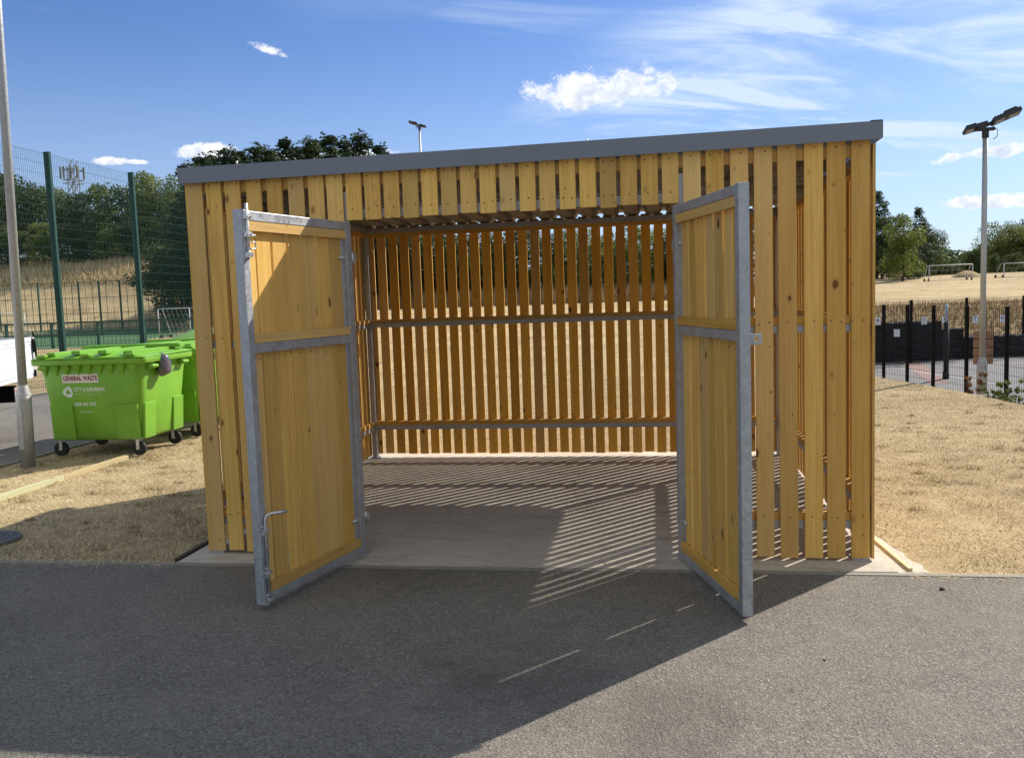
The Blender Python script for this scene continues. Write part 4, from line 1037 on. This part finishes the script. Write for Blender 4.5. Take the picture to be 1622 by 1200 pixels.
for i in range(14):
    u = 585+38*i; plant('d', i, u, 70+3*(i % 3), 408+6*(i % 4), 'low dark undergrowth bush seen through the back slats, '+ordl(i), 'undergrowth behind the back slats', 1.9)
for i, u in enumerate((1384, 1408, 1434, 1462)): plant('bd'[i % 2], i, u, 71, 404+5*(i % 2), 'low undergrowth bush below the pines right of the shelter, '+ordl(i), 'undergrowth right of the shelter', 1.9)
Gn = [(1540, 392, 'd', 110), (1562, 382, 'd', 112), (1590, 346, 'b', 108), (1618, 342, 'd', 110), (1650, 348, 'd', 108), (1576, 398, 'd', 100), (1606, 396, 'd', 100), (1640, 396, 'd', 100)]
for i, (u, v, k, ds) in enumerate(Gn): plant(k, i, u, ds, v, 'dark tree beyond the far right goal, '+ordl(i), 'trees beyond the far right goal', 1.15)
# far wooded ridge: countless tree tops, one mass
rg = np.random.default_rng(77); cs, rs = [], []
for i in range(520):
    u = rg.uniform(1440, 1700); row = rg.uniform(0, 1); dist = 330+rg.uniform(0, 160)
    v = 400+(1-row)*34+8*math.sin(u*.03); p = CAM+ray(u, v)*dist; cs.append(tuple(p)); rs.append(rg.uniform(3.5, 6.))
v, f, t = leaf_cloud(cs, rs, 60000, 1.3, .8, 78); o = raw_mesh('distant_wood', v, f, LEAFD, t); tag(o, 'wooded ridge on the horizon beyond the left goal', 'wood', kind='stuff')
hp = [CAM+ray(u, 437)*480 for u in (1350, 1700)]
m = MB(); hv = []
for i in range(41):
    q = hp[0].lerp(hp[1], i/40); hv.append(q)
vs = []
for j, (back, z) in enumerate(((-160, -2), (-90, 6), (-30, 11), (30, 13), (200, 10))):
    for q in hv: d = (q-CAM).normalized(); pp = q+d*back; vs.append((pp.x, pp.y, z+2*mnoise.noise(Vector((pp.x*.02, pp.y*.02, 0)))))
fs = [(j*41+i, j*41+i+1, (j+1)*41+i+1, (j+1)*41+i) for j in range(4) for i in range(40)]
tag(raw_mesh('hills', np.array(vs), np.array(fs), SOIL), kind='structure')
# straw mound beside the goal
p = at(1532, 437, 64); vs = []; n = 28
for j in range(9):
    for i in range(n):
        a = 2*math.pi*i/n; r_ = 1-j/8; hh = .55*(1-r_**2)
        vs.append((p.x+math.cos(a)*1.15*r_, p.y+math.sin(a)*1.*r_, ground_z(p.x, p.y)-.1+hh+.06*mnoise.noise(Vector((math.cos(a)*3*r_, math.sin(a)*3*r_, 1)))))
fs = [(j*n+i, j*n+(i+1) % n, (j+1)*n+(i+1) % n, (j+1)*n+i) for j in range(8) for i in range(n)]
tag(raw_mesh('grass_mound', np.array(vs), np.array(fs), SOIL), 'rounded dry mound behind the left goal', 'mound')

# small weedy shrub at the foot of the floodlight mast
def weed(x, y, h, w, n, seed, label, mat=LEAF):
    rg = random.Random(seed); e = empty('weedy_shrub', (x, y, ground_z(x, y)), label=label, cat='shrub'); m = MB(); cs, rs = [], []
    for i in range(n):
        a = rg.uniform(0, 6.28); r_ = w*rg.uniform(.2, 1); hh = h*rg.uniform(.4, 1); q = (math.cos(a)*r_, math.sin(a)*r_*.5, hh)
        m.tube([(q[0]*.1, q[1]*.1, 0), (q[0]*.5, q[1]*.5, hh*.55), q], [.004, .003, .0015], 5)
        for k in range(4): t_ = .4+.2*k; cs.append((q[0]*t_, q[1]*t_, hh*t_)); rs.append(.035)
    m.build('stem', BARK, e); v, f, t = leaf_cloud(cs, rs, n*48, .048, 1., seed); raw_mesh('leaves', v, f, mat, t, e)
weed(*low(7.32, 7.45, 1.12), .66, .32, 24, 3, 'green weedy shrub between the floodlight mast and the fence post')
weed(*low(7.36, 6.98, 1.1), .42, .28, 15, 4, 'low straggly weeds right of the nearest black fence post')
weed(*low(7.03, 7.62, 1.12), .62, .20, 7, 5, 'thin reddish bramble stems left of the floodlight mast', leaf('red_bramble', [(.10, .03, .02), (.16, .07, .03), (.10, .10, .03)]))

# ------------------------------------------------------------------ dry grass
def blades(n, sampler, hmin, hmax, wid, lie, seed, zoff=-.012):
    rg = np.random.default_rng(seed); P_ = sampler(rg, n); n = len(P_)
    a = rg.uniform(0, 2*np.pi, n); L = rg.uniform(hmin, hmax, n); el = rg.uniform(*lie, n)
    d = np.stack([np.cos(a)*np.cos(el), np.sin(a)*np.cos(el), np.sin(el)], 1)
    sd_ = np.stack([-np.sin(a), np.cos(a), np.zeros(n)], 1); w = wid*rg.uniform(.6, 1.4, n)[:, None]
    base = P_.copy(); base[:, 2] += zoff
    v = np.stack([base-sd_*w/2, base+sd_*w/2, base+d*L[:, None]], 1).reshape(-1, 3)
    return v, np.arange(n*3).reshape(n, 3), rg.uniform(0, 1, n)
def clumpy(P_, rg, sc, thr):
    k = np.array([mnoise.noise(Vector((p[0]*sc, p[1]*sc, 2.))) for p in P_]); return P_[(k+rg.uniform(-.5, .5, len(P_))) > thr]
def region_right(rg, n):
    y = -.2+11.5*rg.uniform(0, 1, n)**1.5; x = 4.1+rg.uniform(0, 1, n)*3.3
    lim = np.interp(y, EY, EX)+.10; x = 4.1+(x-4.1)/3.3*(lim-4.1)
    keep = ~((x < 4.4) & (y < .5) & (x < 4.42-(y+.2)*.5)); p = np.stack([x, y, np.zeros(len(x))], 1)[keep]; return clumpy(p, rg, 2.2, -.28)
def region_left(rg, n):
    x = -3.8+3.66*rg.uniform(0, 1, n); y = -.19+6.5*rg.uniform(0, 1, n)**1.3
    r_ = (x+1.80)**2+(y-.26)**2; p = np.stack([x, y, np.zeros(n)], 1)[r_ > .05]; return clumpy(p, rg, 2.2, -.28)
def region_back(rg, n):
    x = -6+14*rg.uniform(0, 1, n); y = 3.52+14*rg.uniform(0, 1, n)**1.6; p = np.stack([x, y, np.zeros(n)], 1)
    lim = np.interp(y, EY, EX)+.10; p = p[(x < lim) & (x > -3.8)]; return p
for nm, reg, n, sd2 in (('dry_grass', region_right, 95000, 1), ('dry_grass', region_left, 62000, 2), ('dry_grass', region_back, 60000, 3)):
    v, f, t = blades(n, reg, .018, .062, .0042, (.03, .70), sd2); o = raw_mesh(nm, v, f, STRAW, t)
    tag(o, ['short dry straw grass right of the shelter', 'short dry straw grass left of the shelter', 'short dry straw grass behind the shelter'][sd2-1], 'grass', kind='stuff')
def region_litter(rg, n):
    k = n//3
    a = np.stack([rg.uniform(-3.9, -.1, k), -.235-np.abs(rg.normal(size=k))*.06+.05, np.full(k, .018)], 1)
    b = np.stack([rg.uniform(4.1, 9, k), -.185-np.abs(rg.normal(size=k))*.06, np.full(k, .018)], 1)
    c = np.stack([rg.uniform(-.1, 4.2, k), rg.uniform(-.2, 3.4, k), np.full(k, .0225)], 1); c = c[(np.abs(rg.normal(size=k)) > 2.0) | (c[:, 0] > 3.98) | (c[:, 0] < 0)]
    return np.concatenate([a, b, c])
v, f, t = blades(8000, region_litter, .012, .045, .004, (.0, .25), 31); tag(raw_mesh('straw_litter', v, f, STRAW, t), 'loose straw scattered on the slab and along the asphalt edge', 'straw', kind='stuff')
def region_tuft(rg, n):
    out = []
    for i in range(260):
        if rg.uniform() < .62: y = -.1+11*rg.uniform()**1.3; x = 4.2+rg.uniform()*(edge_x(y)-4.3)
        else: x, y = -3.7+3.5*rg.uniform(), -.1+5.5*rg.uniform()
        if x < 4.45 and x > 3.9 and y < .6: continue
        if (x+1.8)**2+(y-.26)**2 < .12: continue
        k = n//260; w = rg.uniform(.02, .09); out.append(np.stack([x+rg.normal(size=k)*w, y+rg.normal(size=k)*w*.6, np.zeros(k)], 1))
    return np.concatenate(out)
v, f, t = blades(20000, region_tuft, .02, .055, .0032, (.25, 1.3), 21); tag(raw_mesh('grass_tufts', v, f, TUFT, t), 'scattered darker half green tufts in the dry grass', 'grass', kind='stuff')
def region_bank(rg, n):
    x = rg.uniform(-75, -28, n); y = rg.uniform(82, 95, n); return np.array([(a, b, ground_z(a, b)) for a, b in zip(x, y)])
v, f, t = blades(26000, region_bank, .4, 1.1, .09, (.9, 1.5), 9); tag(raw_mesh('tall_grass', v, f, STRAW, t), 'tall dry grass along the top of the left bank', 'grass', kind='stuff')
def region_mid(rg, n):
    x = rg.uniform(-28, 15.5, n); y = rg.uniform(58, 66, n); return np.array([(a, b, ground_z(a, b)) for a, b in zip(x, y)])
v, f, t = blades(26000, region_mid, .5, 1.5, .08, (.9, 1.5), 10); tag(raw_mesh('tall_grass', v, f, TALLSTRAW, t), 'tall reddish dry scrub below the trees behind the shelter', 'grass', kind='stuff')
def region_court(rg, n):
    x = rg.uniform(8, 26, n); y = rg.uniform(23.0, 30, n); return np.array([(a, b, ground_z(a, b)) for a, b in zip(x, y)])
v, f, t = blades(30000, region_court, .08, .28, .022, (.5, 1.4), 12); tag(raw_mesh('tall_grass', v, f, TALLSTRAW, t), 'rough dry grass on the slope above the dark rubble wall', 'grass', kind='stuff')

# loose stones
def stone(x, y, r, seed, label, z=.0, mat=None):
    vs = []; nu, nv2 = 10, 7
    for j in range(nv2+1):
        th = math.pi*j/nv2
        for i in range(nu):
            ph = 2*math.pi*i/nu; p = Vector((math.sin(th)*math.cos(ph), math.sin(th)*math.sin(ph), math.cos(th))); k = 1+.5*mnoise.noise(p*1.3+Vector((seed, 0, 0)))
            vs.append((p.x*r*k, p.y*r*k*.8, p.z*r*k*.6+r*.35))
    fs = [(j*nu+i, j*nu+(i+1) % nu, (j+1)*nu+(i+1) % nu, (j+1)*nu+i) for j in range(nv2) for i in range(nu)]
    tag(raw_mesh('loose_stone', np.array(vs), np.array(fs), mat or EDGE, loc=(x, y, z)), label, 'stone')
DST = plain('dark_stone', (.07, .055, .05), .8)
def gp(u, v): d = ray(u, v); t = (0-CAM.z)/d.z; return CAM+d*t
for u, v, r_, sd3, lb, mt in ((1492, 935, .014, 1, 'dark brown pebble on the sunlit asphalt right of the shelter', DST), (1306, 1047, .006, 2, 'tiny dark pebble on the sunlit asphalt in front of the right door', DST),
                              (97, 1068, .010, 3, 'pale flat chip of stone on shaded asphalt at bottom left', None), (357, 1050, .008, 5, 'small pale stone on the shaded asphalt left of centre', None), (183, 1030, .006, 7, 'tiny pale stone on shaded asphalt near left edge', None),
                              (958, 895, .010, 8, 'small dark clod lying at the slab front edge', DST)):
    p = gp(u, v); stone(p.x, p.y, r_, sd3, lb, .004, mt)
